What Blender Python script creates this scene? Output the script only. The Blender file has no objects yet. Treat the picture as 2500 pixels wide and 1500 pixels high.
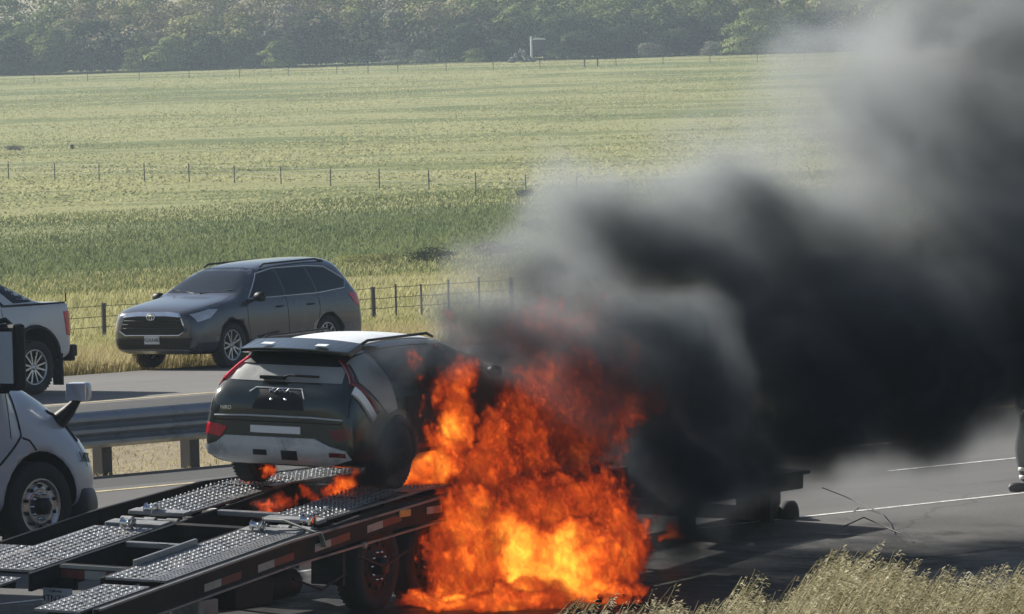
import bpy, bmesh, math, random
import numpy as np
from mathutils import Vector, Matrix
from mathutils.bvhtree import BVHTree
from mathutils.geometry import delaunay_2d_cdt
R = math.radians
SC = bpy.context.scene
COL = SC.collection

# ------------------------------------------------------------------ camera
CAM_Z, FPX = 5.0, 17500.0            # eye height (m), focal length in pixels of the 2500 px wide photograph
PITCH, ROLL = math.atan(600 / FPX), 0.029
cd = bpy.data.cameras.new('camera'); cam = bpy.data.objects.new('camera', cd); COL.objects.link(cam)
F_ = Vector((0, math.cos(PITCH), -math.sin(PITCH))); R0 = Vector((1, 0, 0)); U0 = Vector((0, math.sin(PITCH), math.cos(PITCH)))
CR = math.cos(ROLL) * R0 - math.sin(ROLL) * U0
CU = math.sin(ROLL) * R0 + math.cos(ROLL) * U0
CAM = Vector((0, 0, CAM_Z))
cam.matrix_world = Matrix(((CR.x, CU.x, -F_.x, CAM.x), (CR.y, CU.y, -F_.y, CAM.y), (CR.z, CU.z, -F_.z, CAM.z), (0, 0, 0, 1)))
cd.sensor_width = 36.0; cd.lens = 36.0 * FPX / 2500.0
cd.clip_start = 1.0; cd.clip_end = 6000.0
SC.camera = cam

# ------------------------------------------------------------------ sky, sun, exposure
SUN_TO = Vector((-0.78, 0.60, 0.60)).normalized()      # direction towards the sun: left and a little behind the scene
el = math.asin(SUN_TO.z); az = math.atan2(SUN_TO.x, SUN_TO.y)
W = bpy.data.worlds.new('World'); SC.world = W; W.use_nodes = True
wn = W.node_tree; bg = wn.nodes['Background']
sky = wn.nodes.new('ShaderNodeTexSky'); sky.sky_type = 'NISHITA'; sky.sun_disc = False
sky.sun_elevation = el; sky.sun_rotation = az % (2 * math.pi); sky.air_density = 1.0; sky.dust_density = 1.5
wn.links.new(sky.outputs[0], bg.inputs[0]); bg.inputs[1].default_value = 0.052
sd = bpy.data.lights.new('sun', 'SUN'); sd.energy = 5.0; sd.angle = R(0.53); sd.color = (1.0, 0.95, 0.86)
sun = bpy.data.objects.new('sun', sd); COL.objects.link(sun)
sun.rotation_euler = (-SUN_TO).to_track_quat('-Z', 'Y').to_euler()
SC.view_settings.view_transform = 'Standard'; SC.view_settings.look = 'None'
SC.view_settings.exposure = 0.85; SC.view_settings.gamma = 1.0
SC.view_settings.use_curve_mapping = False
SC.render.engine = 'CYCLES'
cy = SC.cycles
cy.use_denoising = True
cy.max_bounces = 8; cy.diffuse_bounces = 3; cy.glossy_bounces = 3; cy.transmission_bounces = 4
cy.transparent_max_bounces = 16; cy.volume_bounces = 0; cy.caustics_reflective = False; cy.caustics_refractive = False
cy.volume_max_steps = 256
cy.sample_clamp_indirect = 6.0

# ------------------------------------------------------------------ small helpers
rnd = random.Random(7)
rng = np.random.default_rng(11)

def pix(px, py, y):
    """world point seen at a pixel of the photograph, at depth y metres in front of the camera"""
    d = F_ + CR * ((px - 1250) / FPX) + CU * ((750 - py) / FPX)
    return CAM + d * (y / d.y)

def proj(p):
    v = Vector(p) - CAM; f = v.dot(F_)
    return 1250 + FPX * v.dot(CR) / f, 750 - FPX * v.dot(CU) / f

def tag(o, label=None, cat=None, group=None, kind=None):
    if label: o['label'] = label
    if cat: o['category'] = cat
    if group: o['group'] = group
    if kind: o['kind'] = kind
    return o

def thing(name, label, cat, mat=None, group=None):
    o = bpy.data.objects.new(name, None); COL.objects.link(o)
    o.empty_display_size = 0.2
    if mat is not None: o.matrix_world = mat
    return tag(o, label, cat, group)

def sub(name, parent, mat=None):
    o = bpy.data.objects.new(name, None); COL.objects.link(o); o.parent = parent; o.empty_display_size = 0.1
    if mat is not None: o.matrix_local = mat
    return o

class MB:
    """collects shapes, builds ONE mesh object"""
    def __init__(s): s.v = []; s.f = []; s.m = []; s.mi = 0; s.sm = []; s.smooth = False
    def add(s, vs, fs, smooth=None):
        b = len(s.v); s.v += [tuple(v) for v in vs]
        sm = s.smooth if smooth is None else smooth
        for f in fs: s.f.append(tuple(i + b for i in f)); s.m.append(s.mi); s.sm.append(sm)
        return s
    def box(s, x0, x1, y0, y1, z0, z1, M=None):
        vs = [Vector((x, y, z)) for x in (x0, x1) for y in (y0, y1) for z in (z0, z1)]
        if M is not None: vs = [M @ v for v in vs]
        return s.add(vs, [(0, 1, 3, 2), (4, 6, 7, 5), (0, 4, 5, 1), (2, 3, 7, 6), (0, 2, 6, 4), (1, 5, 7, 3)], False)
    def bar(s, p, q, w, h, up=(0, 0, 1)):
        p = Vector(p); q = Vector(q); d = (q - p); L = d.length; d.normalize(); up = Vector(up)
        sx = d.cross(up).normalized(); u2 = sx.cross(d)
        M = Matrix(((d.x, sx.x, u2.x, p.x), (d.y, sx.y, u2.y, p.y), (d.z, sx.z, u2.z, p.z), (0, 0, 0, 1)))
        return s.box(0, L, -w / 2, w / 2, -h / 2, h / 2, M)
    def tube(s, pts, r, n=8, smooth=True, taper=None):
        pts = [Vector(p) for p in pts]; N = len(pts); vs = []; ref = None
        for i, p in enumerate(pts):
            d = (pts[min(i + 1, N - 1)] - pts[max(i - 1, 0)]).normalized()
            if ref is None: ref = Vector((0, 0, 1)) if abs(d.z) < 0.9 else Vector((1, 0, 0))
            a = d.cross(ref).normalized(); b = d.cross(a).normalized(); ref = b.cross(d) if False else ref
            rr = r if taper is None else r * taper[i]
            for k in range(n):
                t = 2 * math.pi * k / n; vs.append(p + (a * math.cos(t) + b * math.sin(t)) * rr)
        fs = [(i * n + k, i * n + (k + 1) % n, (i + 1) * n + (k + 1) % n, (i + 1) * n + k) for i in range(N - 1) for k in range(n)]
        s.add(vs, fs, smooth)
        s.add([vs[k] for k in range(n)], [tuple(range(n))], False); s.add([vs[(N - 1) * n + k] for k in range(n)], [tuple(reversed(range(n)))], False)
        return s
    def lathe(s, prof, n=32, axis='y', c=(0, 0, 0), smooth=True, close=False):
        """prof: list of (radius, along)"""
        c = Vector(c); vs = []
        for r, a in prof:
            for k in range(n):
                t = 2 * math.pi * k / n; u, w = r * math.cos(t), r * math.sin(t)
                vs.append(c + (Vector((u, a, w)) if axis == 'y' else Vector((u, w, a)) if axis == 'z' else Vector((a, u, w))))
        m = len(prof); fs = []
        for i in range(m if close else m - 1):
            j = (i + 1) % m
            for k in range(n): fs.append((i * n + k, i * n + (k + 1) % n, j * n + (k + 1) % n, j * n + k))
        return s.add(vs, fs, smooth)
    def prism(s, poly, a, b, plane='xz', M=None):
        """polygon extruded; plane xz -> along y, yz -> along x, xy -> along z"""
        def P(u, w, t): return Vector((u, t, w)) if plane == 'xz' else Vector((t, u, w)) if plane == 'yz' else Vector((u, w, t))
        n = len(poly); vs = [P(u, w, a) for u, w in poly] + [P(u, w, b) for u, w in poly]
        if M is not None: vs = [M @ v for v in vs]
        fs = [tuple(range(n)), tuple(range(2 * n - 1, n - 1, -1))] + [(i, i + n, (i + 1) % n + n, (i + 1) % n) for i in range(n)]
        return s.add(vs, fs, False)
    def build(s, name, mats, parent=None, M=None, bevel=None):
        me = bpy.data.meshes.new(name); me.from_pydata([tuple(v) for v in s.v], [], s.f)
        mats = mats if isinstance(mats, (list, tuple)) else [mats]
        for m in mats: me.materials.append(m)
        me.polygons.foreach_set('material_index', s.m); me.polygons.foreach_set('use_smooth', s.sm)
        bm = bmesh.new(); bm.from_mesh(me); bmesh.ops.recalc_face_normals(bm, faces=bm.faces); bm.to_mesh(me); bm.free()
        o = bpy.data.objects.new(name, me); COL.objects.link(o)
        if parent is not None: o.parent = parent
        if M is not None:
            if parent is None: o.matrix_world = M
            else: o.matrix_local = M
        if bevel:
            b = o.modifiers.new('edge', 'BEVEL'); b.width = bevel; b.segments = 2; b.limit_method = 'ANGLE'; b.angle_limit = R(40)
        return o

def clone(o, parent=None, name=None):
    c = o.copy(); COL.objects.link(c); c.parent = parent
    for ch in list(o.children): clone(ch, c)
    return c

def np_mesh(name, v, f, mat, parent=None, smooth=False, col=None):
    """big mesh from arrays: v (n,3), f (m,3|4)"""
    me = bpy.data.meshes.new(name); k = f.shape[1]
    me.vertices.add(len(v)); me.vertices.foreach_set('co', np.ascontiguousarray(v, dtype=np.float32).ravel())
    me.loops.add(f.size); me.loops.foreach_set('vertex_index', np.ascontiguousarray(f, dtype=np.int32).ravel())
    me.polygons.add(len(f)); me.polygons.foreach_set('loop_start', np.arange(0, f.size, k, dtype=np.int32))
    me.update(calc_edges=True)
    if smooth: me.polygons.foreach_set('use_smooth', np.ones(len(f), dtype=bool))
    if col is not None:
        at = me.attributes.new('tint', 'FLOAT', 'POINT'); at.data.foreach_set('value', np.ascontiguousarray(col, dtype=np.float32))
    for m in (mat if isinstance(mat, (list, tuple)) else [mat]): me.materials.append(m)
    me.validate()
    o = bpy.data.objects.new(name, me); COL.objects.link(o)
    if parent is not None: o.parent = parent
    return o

# ------------------------------------------------------------------ materials
class NT:
    def __init__(s, name):
        s.m = bpy.data.materials.new(name); s.m.use_nodes = True; s.t = s.m.node_tree; s.t.nodes.clear()
        s.out = s.n('ShaderNodeOutputMaterial')
    def n(s, typ, **kw):
        x = s.t.nodes.new(typ)
        for k, v in kw.items():
            if k == 'ins':
                for a, b in v.items():
                    i = x.inputs[a]
                    if isinstance(b, bpy.types.NodeSocket): s.t.links.new(b, i)
                    else: i.default_value = b
            else: setattr(x, k, v)
        return x
    def link(s, a, b): s.t.links.new(a, b)
    def coord(s, kind='Object'):
        return s.n('ShaderNodeTexCoord').outputs[kind]
    def math(s, op, a, b=None, c=None, clamp=False):
        x = s.n('ShaderNodeMath', operation=op, use_clamp=clamp)
        for i, v in enumerate((a, b, c)):
            if v is None: continue
            if isinstance(v, bpy.types.NodeSocket): s.link(v, x.inputs[i])
            else: x.inputs[i].default_value = v
        return x.outputs[0]
    def vmath(s, op, a, b=None, out=0):
        x = s.n('ShaderNodeVectorMath', operation=op)
        for i, v in enumerate((a, b)):
            if v is None: continue
            if isinstance(v, bpy.types.NodeSocket): s.link(v, x.inputs[i])
            else: x.inputs[i].default_value = v
        return x.outputs[out]
    def noise(s, scale, detail=3, rough=0.55, vec=None, stretch=None, dist=0.0):
        v = vec if vec is not None else s.coord()
        if stretch: v = s.n('ShaderNodeMapping', ins={'Vector': v, 'Scale': stretch}).outputs[0]
        x = s.n('ShaderNodeTexNoise', ins={'Vector': v, 'Scale': scale, 'Detail': detail, 'Roughness': rough, 'Distortion': dist})
        return x.outputs[0]
    def ramp(s, fac, stops, interp='LINEAR'):
        x = s.n('ShaderNodeValToRGB'); s.link(fac, x.inputs[0]); e = x.color_ramp.elements; x.color_ramp.interpolation = interp
        while len(e) < len(stops): e.new(0.5)
        for i, (p, c) in enumerate(stops): e[i].position = p; e[i].color = (*c, 1) if len(c) == 3 else c
        return x.outputs[0]
    def mix(s, fac, a, b):
        x = s.n('ShaderNodeMix', data_type='RGBA')
        for i, v in ((0, fac), (6, a), (7, b)):
            if isinstance(v, bpy.types.NodeSocket): s.link(v, x.inputs[i])
            else: x.inputs[i].default_value = v if i == 0 else (*v, 1)
        return x.outputs[2]
    def maprange(s, v, a, b, c=0.0, d=1.0, smooth=False):
        x = s.n('ShaderNodeMapRange', interpolation_type='SMOOTHSTEP' if smooth else 'LINEAR')
        s.link(v, x.inputs[0])
        for i, q in enumerate((a, b, c, d)): x.inputs[i + 1].default_value = q
        return x.outputs[0]
    def bump(s, h, strength=0.3, dist=0.01):
        return s.n('ShaderNodeBump', ins={'Strength': strength, 'Distance': dist, 'Height': h}).outputs[0]
    def bsdf(s, **kw):
        x = s.n('ShaderNodeBsdfPrincipled')
        for k, v in kw.items():
            i = x.inputs[k.replace('_', ' ')]
            if isinstance(v, bpy.types.NodeSocket): s.link(v, i)
            else: i.default_value = (*v, 1) if isinstance(v, tuple) and len(v) == 3 else v
        s.link(x.outputs[0], s.out.inputs[0]); return x

def pmat(name, c, rough=0.5, metal=0.0, var=0.15, scale=6.0, bump=0.0, coat=0.0, dirt=None, dirt_amt=0.4, bscale=None, spec=0.5, emit=None, estr=0.0):
    """plain procedural material: a colour broken up by noise, optional dust / soot patches, fine relief"""
    n = NT(name); base = Vector(c)
    f = n.noise(scale, 4, 0.6)
    col = n.mix(f, tuple(base * (1 - var)), tuple(min(1, x) for x in base * (1 + var)))
    rg = n.maprange(f, 0.3, 0.7, max(0.02, rough * 0.85), min(1, rough * 1.15))
    if dirt:
        d = n.maprange(n.noise(scale * 0.45, 5, 0.65, dist=0.4), 0.48, 0.72, 0, dirt_amt, True)
        col = n.mix(d, col, dirt)
        rg = n.math('ADD', rg, n.math('MULTIPLY', d, 0.4), clamp=True)
    kw = dict(Base_Color=col, Roughness=rg, Metallic=metal, Specular_IOR_Level=spec)
    if bump: kw['Normal'] = n.bump(n.noise(bscale or scale * 8, 3), bump, 0.01)
    if coat: kw['Coat_Weight'] = coat; kw['Coat_Roughness'] = 0.05
    if emit: kw['Emission_Color'] = emit; kw['Emission_Strength'] = estr
    n.bsdf(**kw); return n.m

def glass(name, tint=(0.008, 0.014, 0.02), rough=0.04):
    n = NT(name); f = n.noise(3.0, 3)
    n.bsdf(Base_Color=n.mix(f, tint, tuple(x * 1.5 for x in tint)), Roughness=rough, Specular_IOR_Level=0.45)
    return n.m

M = {}
M['black'] = pmat('black_plastic', (0.012, 0.013, 0.015), 0.5, var=0.3, spec=.3)
M['rubber'] = pmat('rubber', (0.025, 0.026, 0.028), 0.85, var=0.3, bump=0.3, dirt=(0.10, 0.09, 0.08), dirt_amt=0.35)
M['chrome'] = pmat('chrome', (0.75, 0.76, 0.77), 0.16, 1.0, var=0.08)
M['alloy'] = pmat('alloy', (0.55, 0.57, 0.60), 0.28, 0.9, var=0.15, dirt=(0.12, 0.11, 0.10), dirt_amt=0.4)
M['steel_dark'] = pmat('dark_steel', (0.022, 0.024, 0.028), 0.5, 0.4, var=0.35, bump=0.2, dirt=(0.07, 0.055, 0.04), dirt_amt=0.5)
M['red_lens'] = pmat('red_lens', (0.60, 0.014, 0.035), 0.12, var=0.25, scale=20, coat=0.6)
M['dark_lens'] = pmat('smoked_lens', (0.12, 0.006, 0.012), 0.15, var=0.3, scale=18, coat=0.5)
M['clear_lens'] = pmat('clear_lens', (0.55, 0.57, 0.60), 0.1, 0.3, var=0.4, scale=25, coat=0.8)
M['amber'] = pmat('amber_lens', (0.55, 0.30, 0.08), 0.3, var=0.2, coat=0.4)
M['glass'] = glass('dark_glass')
M['white_tape'] = pmat('white_tape', (0.32, 0.32, 0.30), 0.4, var=0.12, scale=14, dirt=(0.2, 0.18, 0.15), dirt_amt=0.5)
M['red_tape'] = pmat('red_tape', (0.13, 0.018, 0.02), 0.4, var=0.2, scale=14, dirt=(0.12, 0.1, 0.08), dirt_amt=0.5)
M['plate'] = pmat('plate_white', (0.60, 0.62, 0.64), 0.45, var=0.08, scale=9)
M['ink'] = pmat('ink', (0.03, 0.035, 0.06), 0.5)
# ------------------------------------------------------------------ the lie of the land
RD = Vector((math.sin(R(40.5)), math.cos(R(40.5)), 0))     # along the road, away to the right
RN = Vector((-RD.y, RD.x, 0))                              # across the road, away to the left
def rq(x, y): return -RD.y * x + RD.x * y                  # metres across the road from the camera
QZ = ([-60, 0, 20, 27, 32, 37, 41, 44.6, 47.7, 61, 66, 70, 73.5, 82.7, 85.5],
      [3.6, 3.4, 1.7, 1.0, .45, 0, -.33, -.21, 0, 0, -.15, -.15, 0, 0, -.10])
TZ = ([131.7, 150, 190, 230, 330, 430, 520, 720, 900, 1100, 1180, 1300, 1700, 2600],
      [-.10, -.65, -1.9, -3.03, -4.05, -3.97, -3.2, -2.2, .37, 3.7, 5.0, 6.0, 9.0, 14.0])
def ground(x, y):
    x = np.asarray(x, float); y = np.asarray(y, float); q = rq(x, y)
    t1 = q / 0.6494
    w = np.clip((t1 - 300) / 300, 0, 1); w = w * w * (3 - 2 * w)
    t = t1 * (1 - w) + y * w
    far = np.interp(t, TZ[0], TZ[1]); near = np.interp(q, QZ[0], QZ[1])
    return np.where(q < 85.5, near, far)
def gz(x, y): return float(ground(x, y))
def at_q(x, q):                                            # the y on the strip q for a given x
    return (q + RD.y * x) / RD.x

# terrain: grid skewed along the road so that its strips run parallel to it
qs = np.unique(np.concatenate([np.arange(-60, 20, 10), np.arange(20, 47, 1.0), [44.6, 47.7], np.arange(47, 90, 1.5), np.arange(90, 240, 4), np.arange(240, 900, 14), np.arange(900, 2600, 60), np.arange(-400, -60, 60)]))
ss = np.concatenate([np.arange(-1500, -150, 75), np.arange(-150, 1400, 16), np.arange(1400, 2600, 75)])
QQ, SS = np.meshgrid(qs, ss, indexing='ij')
PX = RN.x * QQ + RD.x * SS; PY = RN.y * QQ + RD.y * SS
PZ = ground(PX, PY) - 0.03
und = 0.10 * np.sin(PX * .11 + PY * .05) * np.sin(PY * .07 - PX * .04) * np.clip((QQ - 95) / 60, 0, 1)
PZ = PZ + und
nq, ns = QQ.shape
V = np.stack([PX.ravel(), PY.ravel(), PZ.ravel()], 1)
i = (np.arange(nq - 1)[:, None] * ns + np.arange(ns - 1)[None]).ravel()
Fq = np.stack([i, i + 1, i + ns + 1, i + ns], 1)

def ground_mat():
    n = NT('field_grass'); P = n.coord()
    sep = n.n('ShaderNodeSeparateXYZ', ins={0: P}); X, Y = sep.outputs[0], sep.outputs[1]
    q = n.math('ADD', n.math('MULTIPLY', X, -RD.y), n.math('MULTIPLY', Y, RD.x))
    warp = n.noise(0.035, 4, 0.6)
    qw = n.math('ADD', q, n.math('MULTIPLY', n.math('SUBTRACT', warp, 0.5), 100))
    big = n.noise(0.022, 6, 0.66, stretch=(0.55, 1.0, 1.0)); mid = n.noise(0.22, 5, 0.65, stretch=(0.5, 1, 1)); fine = n.noise(2.6, 5, 0.7, stretch=(1, .45, 1))
    dry = n.mix(fine, (0.155, 0.148, 0.060), (0.36, 0.325, 0.15))
    yel = n.mix(fine, (0.17, 0.18, 0.075), (0.34, 0.335, 0.16))
    grn = n.mix(fine, (0.042, 0.070, 0.020), (0.115, 0.155, 0.048))
    c = n.mix(n.maprange(mid, 0.42, 0.62, 0, 1, True), yel, n.mix(big, yel, (0.19, 0.195, 0.08)))
    c = n.mix(n.maprange(n.math('ADD', big, n.math('MULTIPLY', mid, .35)), 0.62, 0.78, 0, 0.8, True), c, grn)
    band = n.math('MULTIPLY', n.maprange(qw, 205, 222, 0, 1, True), n.maprange(qw, 262, 300, 1, 0, True))
    c = n.mix(n.math('MULTIPLY', band, 0.9), c, grn)
    c = n.mix(n.maprange(qw, 200, 212, 1, 0, True), c, dry)
    med = n.mix(n.noise(3.0, 5, 0.7), (0.16, 0.135, 0.09), (0.34, 0.29, 0.20))
    c = n.mix(n.maprange(q, 84.5, 86, 1, 0), c, med)
    n.bsdf(Base_Color=c, Roughness=0.95, Specular_IOR_Level=0.1, Normal=n.bump(n.noise(3.5, 5, 0.7), 0.7, 0.15))
    return n.m
g = np_mesh('ground', V, Fq, ground_mat(), smooth=True); tag(g, kind='structure')

def strip(name, q0, q1, s0, s1, lift, mat, nq=2, step=6.0):
    a = np.linspace(q0, q1, nq); b = np.arange(s0, s1 + step, step)
    Q, S = np.meshgrid(a, b, indexing='ij'); x = RN.x * Q + RD.x * S; y = RN.y * Q + RD.y * S
    z = ground(x, y) + lift
    v = np.stack([x.ravel(), y.ravel(), z.ravel()], 1); k = len(b)
    i = (np.arange(nq - 1)[:, None] * k + np.arange(k - 1)[None]).ravel()
    o = np_mesh(name, v, np.stack([i, i + 1, i + k + 1, i + k], 1), mat, smooth=True); tag(o, kind='structure'); return o

def asphalt(name, lo, hi, streak=0.5):
    n = NT(name); P = n.coord()
    rot = n.n('ShaderNodeMapping', ins={'Vector': P, 'Rotation': (0, 0, R(40.5) - math.pi / 2)}).outputs[0]
    a = n.noise(0.5, 5, 0.65, vec=rot, stretch=(0.06, 1, 1)); b = n.noise(26, 4, 0.75); p = n.noise(0.35, 4, 0.6)
    f = n.math('ADD', n.math('MULTIPLY', a, streak), n.math('MULTIPLY', b, 0.5)); f = n.math('ADD', f, n.math('MULTIPLY', p, 0.25))
    c = n.ramp(n.maprange(f, 0.40, 0.88), [(0, lo), (1, hi)])
    cr = n.n('ShaderNodeTexVoronoi', feature='DISTANCE_TO_EDGE', ins={'Vector': n.vmath('ADD', P, n.vmath('SCALE', n.n('ShaderNodeTexNoise', ins={'Vector': P, 'Scale': 0.7, 'Detail': 5.0}).outputs[1], None)), 'Scale': 0.16}).outputs[0]
    c = n.mix(n.maprange(cr, 0.0, 0.006, 0.5, 0.0), c, tuple(x * .35 for x in lo))
    n.bsdf(Base_Color=c, Roughness=0.85, Specular_IOR_Level=0.3, Normal=n.bump(b, 0.5, 0.01)); return n.m
M['asphalt'] = asphalt('asphalt', (0.058, 0.057, 0.056), (0.14, 0.137, 0.133))
M['asphalt_dark'] = asphalt('dark_asphalt', (0.035, 0.036, 0.038), (0.075, 0.075, 0.075))  # darker asphalt for both inner shoulders
M['asphalt_far'] = asphalt('worn_asphalt', (0.072, 0.070, 0.068), (0.16, 0.155, 0.15), 0.8)
def gravel():
    n = NT('gravel'); a = n.noise(18, 5, 0.8); b = n.noise(1.2, 4)
    c = n.mix(n.math('ADD', n.math('MULTIPLY', a, .7), n.math('MULTIPLY', b, .3)), (0.09, 0.085, 0.08), (0.32, 0.30, 0.27))
    n.bsdf(Base_Color=c, Roughness=0.95, Normal=n.bump(a, 0.8, 0.03)); return n.m
M['gravel'] = gravel()
strip('near_road_shoulder', 44.5, 47.7, -60, 240, 0.0, M['asphalt'], 5)
strip('near_road', 47.7, 59.9, -60, 240, 0.0, M['asphalt'], 6)
strip('near_road_inner_shoulder', 59.9, 62.1, -60, 240, 0.0, M['asphalt_dark'], 3)
strip('gravel_verge', 41.0, 44.5, -60, 240, -0.004, M['gravel'], 6)
strip('far_road_inner_shoulder', 72.0, 75.3, -60, 300, 0.0, M['asphalt_dark'], 4)
strip('far_road', 75.3, 82.7, -60, 300, 0.0, M['asphalt_far'], 4)

def line_mat(name, c):
    n = NT(name); a = n.noise(9, 4, 0.7)
    n.bsdf(Base_Color=n.mix(n.maprange(a, .30, .55), (0.10, 0.098, 0.095), c), Roughness=0.7); return n.m
M['yl'] = line_mat('yellow_paint', (0.60, 0.50, 0.26)); M['wl'] = line_mat('white_paint', (0.72, 0.72, 0.70))
strip('painted_edge_line', 47.71, 47.81, -60, 240, 0.005, M['wl'])
for s_ in (45.5, 56.6, 67.6, 78.6, 89.6):
    strip('painted_lane_line', 51.85, 51.95, s_, s_ + 3.4, 0.005, M['wl'], step=1.0)
    strip('painted_lane_line', 55.55, 55.65, s_ + 2, s_ + 5.4, 0.005, M['wl'], step=1.0)
strip('painted_yellow_line', 59.32, 59.45, -60, 240, 0.005, M['yl'])
strip('painted_yellow_line', 75.6, 75.74, -60, 300, 0.005, M['yl'])
strip('painted_shoulder_line', 73.0, 73.1, -60, 300, 0.005, M['wl'])

# ------------------------------------------------------------------ haze
b = MB(); b.box(-900, 900, -300, 2400, -7.0, 34.0)
def hazemat():
    n = NT('haze_air'); p = n.n('ShaderNodeVolumePrincipled', ins={'Color': (0.72, 0.87, 1.0, 1), 'Density': 0.00015, 'Anisotropy': 0.2})
    n.link(p.outputs[0], n.out.inputs[1]); return n.m
hz = b.build('haze', hazemat()); tag(hz, kind='stuff')

# ------------------------------------------------------------------ grass geometry
def blades(name, x, y, h, w, lean, mat, kind='stuff', bend=0.35, seg=2, tint=None, z=None):
    """one bent blade of grass per point"""
    N = len(x); z = ground(x, y) - 0.03 if z is None else z
    a = rng.uniform(0, 2 * np.pi, N); dx, dy = np.cos(a), np.sin(a)
    b = rng.uniform(0, 2 * np.pi, N); lx = np.cos(b) * lean * h + 0.15 * h; ly = np.sin(b) * lean * h
    P0 = np.stack([x - dx * w / 2, y - dy * w / 2, z], 1); P1 = np.stack([x + dx * w / 2, y + dy * w / 2, z], 1)
    mx, my, mz = x + lx * bend, y + ly * bend, z + h * .6
    P2 = np.stack([mx + dx * w * .4, my + dy * w * .4, mz], 1); P3 = np.stack([mx - dx * w * .4, my - dy * w * .4, mz], 1)
    P4 = np.stack([x + lx, y + ly, z + h], 1)
    v = np.stack([P0, P1, P2, P3, P4], 1).reshape(-1, 3); k = np.arange(N) * 5
    f = np.concatenate([np.stack([k, k + 1, k + 2], 1), np.stack([k, k + 2, k + 3], 1), np.stack([k + 3, k + 2, k + 4], 1)])
    tn = rng.uniform(0, 1, N) if tint is None else tint
    o = np_mesh(name, v, f, mat, col=np.repeat(tn, 5)); return tag(o, kind=kind)

def grass_mat(name, stops, trans=0.4, patch=0.05, pw=0.5):
    n = NT(name); at = n.n('ShaderNodeAttribute', attribute_name='tint').outputs['Fac']
    f = n.math('ADD', n.math('MULTIPLY', at, 1 - pw), n.math('MULTIPLY', n.maprange(n.noise(patch, 6, .7), .33, .67), pw))
    c = n.ramp(f, stops)
    d = n.n('ShaderNodeBsdfDiffuse', ins={'Color': c}); t = n.n('ShaderNodeBsdfTranslucent', ins={'Color': c})
    x = n.n('ShaderNodeMixShader', ins={0: trans, 1: d.outputs[0], 2: t.outputs[0]}); n.link(x.outputs[0], n.out.inputs[0]); return n.m
M['dry_grass'] = grass_mat('dry_grass', [(0, (0.13, 0.11, 0.05)), (.5, (0.36, 0.31, 0.16)), (1, (0.58, 0.52, 0.32))], .45, .3)
M['mid_grass'] = grass_mat('meadow_grass', [(0, (0.15, 0.155, 0.06)), (.5, (0.30, 0.29, 0.13)), (1, (0.48, 0.45, 0.24))], .5, .08)
M['green_grass'] = grass_mat('green_grass', [(0, (0.07, 0.09, 0.034)), (.6, (0.12, 0.15, 0.056)), (1, (0.20, 0.21, 0.085))], .45, .06)
M['far_grass'] = grass_mat('far_grass', [(0, (0.20, 0.21, 0.085)), (.5, (0.31, 0.31, 0.15)), (1, (0.44, 0.42, 0.23))], .5, .035, .6)

def scatter(N, q0, q1, x0=-.085, x1=.085, pw=1.0):
    """points on the ground inside the view's wedge (with a margin) between two strips"""
    u = rng.uniform(0, 1, N) ** pw; q = q0 + (q1 - q0) * u; k = rng.uniform(x0, x1, N)      # k = x / y
    y = q / (RD.x - RD.y * k); return k * y, y
x, y = scatter(120000, 83.4, 100, -.085, .085, 1.6); cl = np.sin(x * 1.9) * np.sin(y * 1.3) * .3
blades('verge_grass', x, y, rng.uniform(.12, .42, len(x)) * (1 + cl), rng.uniform(.006, .018, len(x)), .45, M['dry_grass'])
x, y = scatter(150000, 100, 224, -.085, .085, 1.25)
blades('meadow_grass', x, y, rng.uniform(.08, .30, len(x)), rng.uniform(.02, .045, len(x)), .5, M['mid_grass'])
x, y = scatter(90000, 198, 312)
blades('green_grass', x, y, rng.uniform(.08, .26, len(x)), rng.uniform(.04, .08, len(x)), .6, M['green_grass'])
x, y = scatter(150000, 292, 800)
blades('far_grass', x, y, rng.uniform(.04, .15, len(x)), rng.uniform(.12, .26, len(x)), .8, M['far_grass'])
x, y = scatter(12000, 62.2, 72, -.09, .09)
blades('median_grass', x, y, rng.uniform(.02, .08, len(x)), rng.uniform(.006, .014, len(x)), .9, M['dry_grass'])

# ------------------------------------------------------------------ trees
def leafmat(name, a, b, c, trans=0.14):
    n = NT(name); at = n.n('ShaderNodeAttribute', attribute_name='tint').outputs['Fac']
    f = n.math('ADD', n.math('MULTIPLY', at, .75), n.math('MULTIPLY', n.noise(.5, 3), .25))
    col = n.ramp(f, [(0.05, a), (.5, b), (.95, c)])
    d = n.n('ShaderNodeBsdfDiffuse', ins={'Color': col}); t = n.n('ShaderNodeBsdfTranslucent', ins={'Color': col})
    x = n.n('ShaderNodeMixShader', ins={0: trans, 1: d.outputs[0], 2: t.outputs[0]}); n.link(x.outputs[0], n.out.inputs[0]); return n.m
LM = {'dark': leafmat('oak_leaves', (0.010, 0.018, 0.009), (0.035, 0.052, 0.022), (0.15, 0.185, 0.085)),
      'mid': leafmat('elm_leaves', (0.04, 0.055, 0.018), (0.13, 0.165, 0.055), (0.36, 0.40, 0.16)),
      'olive': leafmat('olive_leaves', (0.08, 0.085, 0.028), (0.22, 0.225, 0.08), (0.45, 0.44, 0.19)),
      'brown': leafmat('dry_leaves', (0.08, 0.075, 0.04), (0.23, 0.205, 0.115), (0.44, 0.40, 0.24)),
      'grey': leafmat('grey_twigs', (0.07, 0.07, 0.055), (0.17, 0.165, 0.13), (0.33, 0.32, 0.25))}
M['bark'] = pmat('bark', (0.10, 0.085, 0.07), 0.9, var=0.4, bump=.5)

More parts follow.
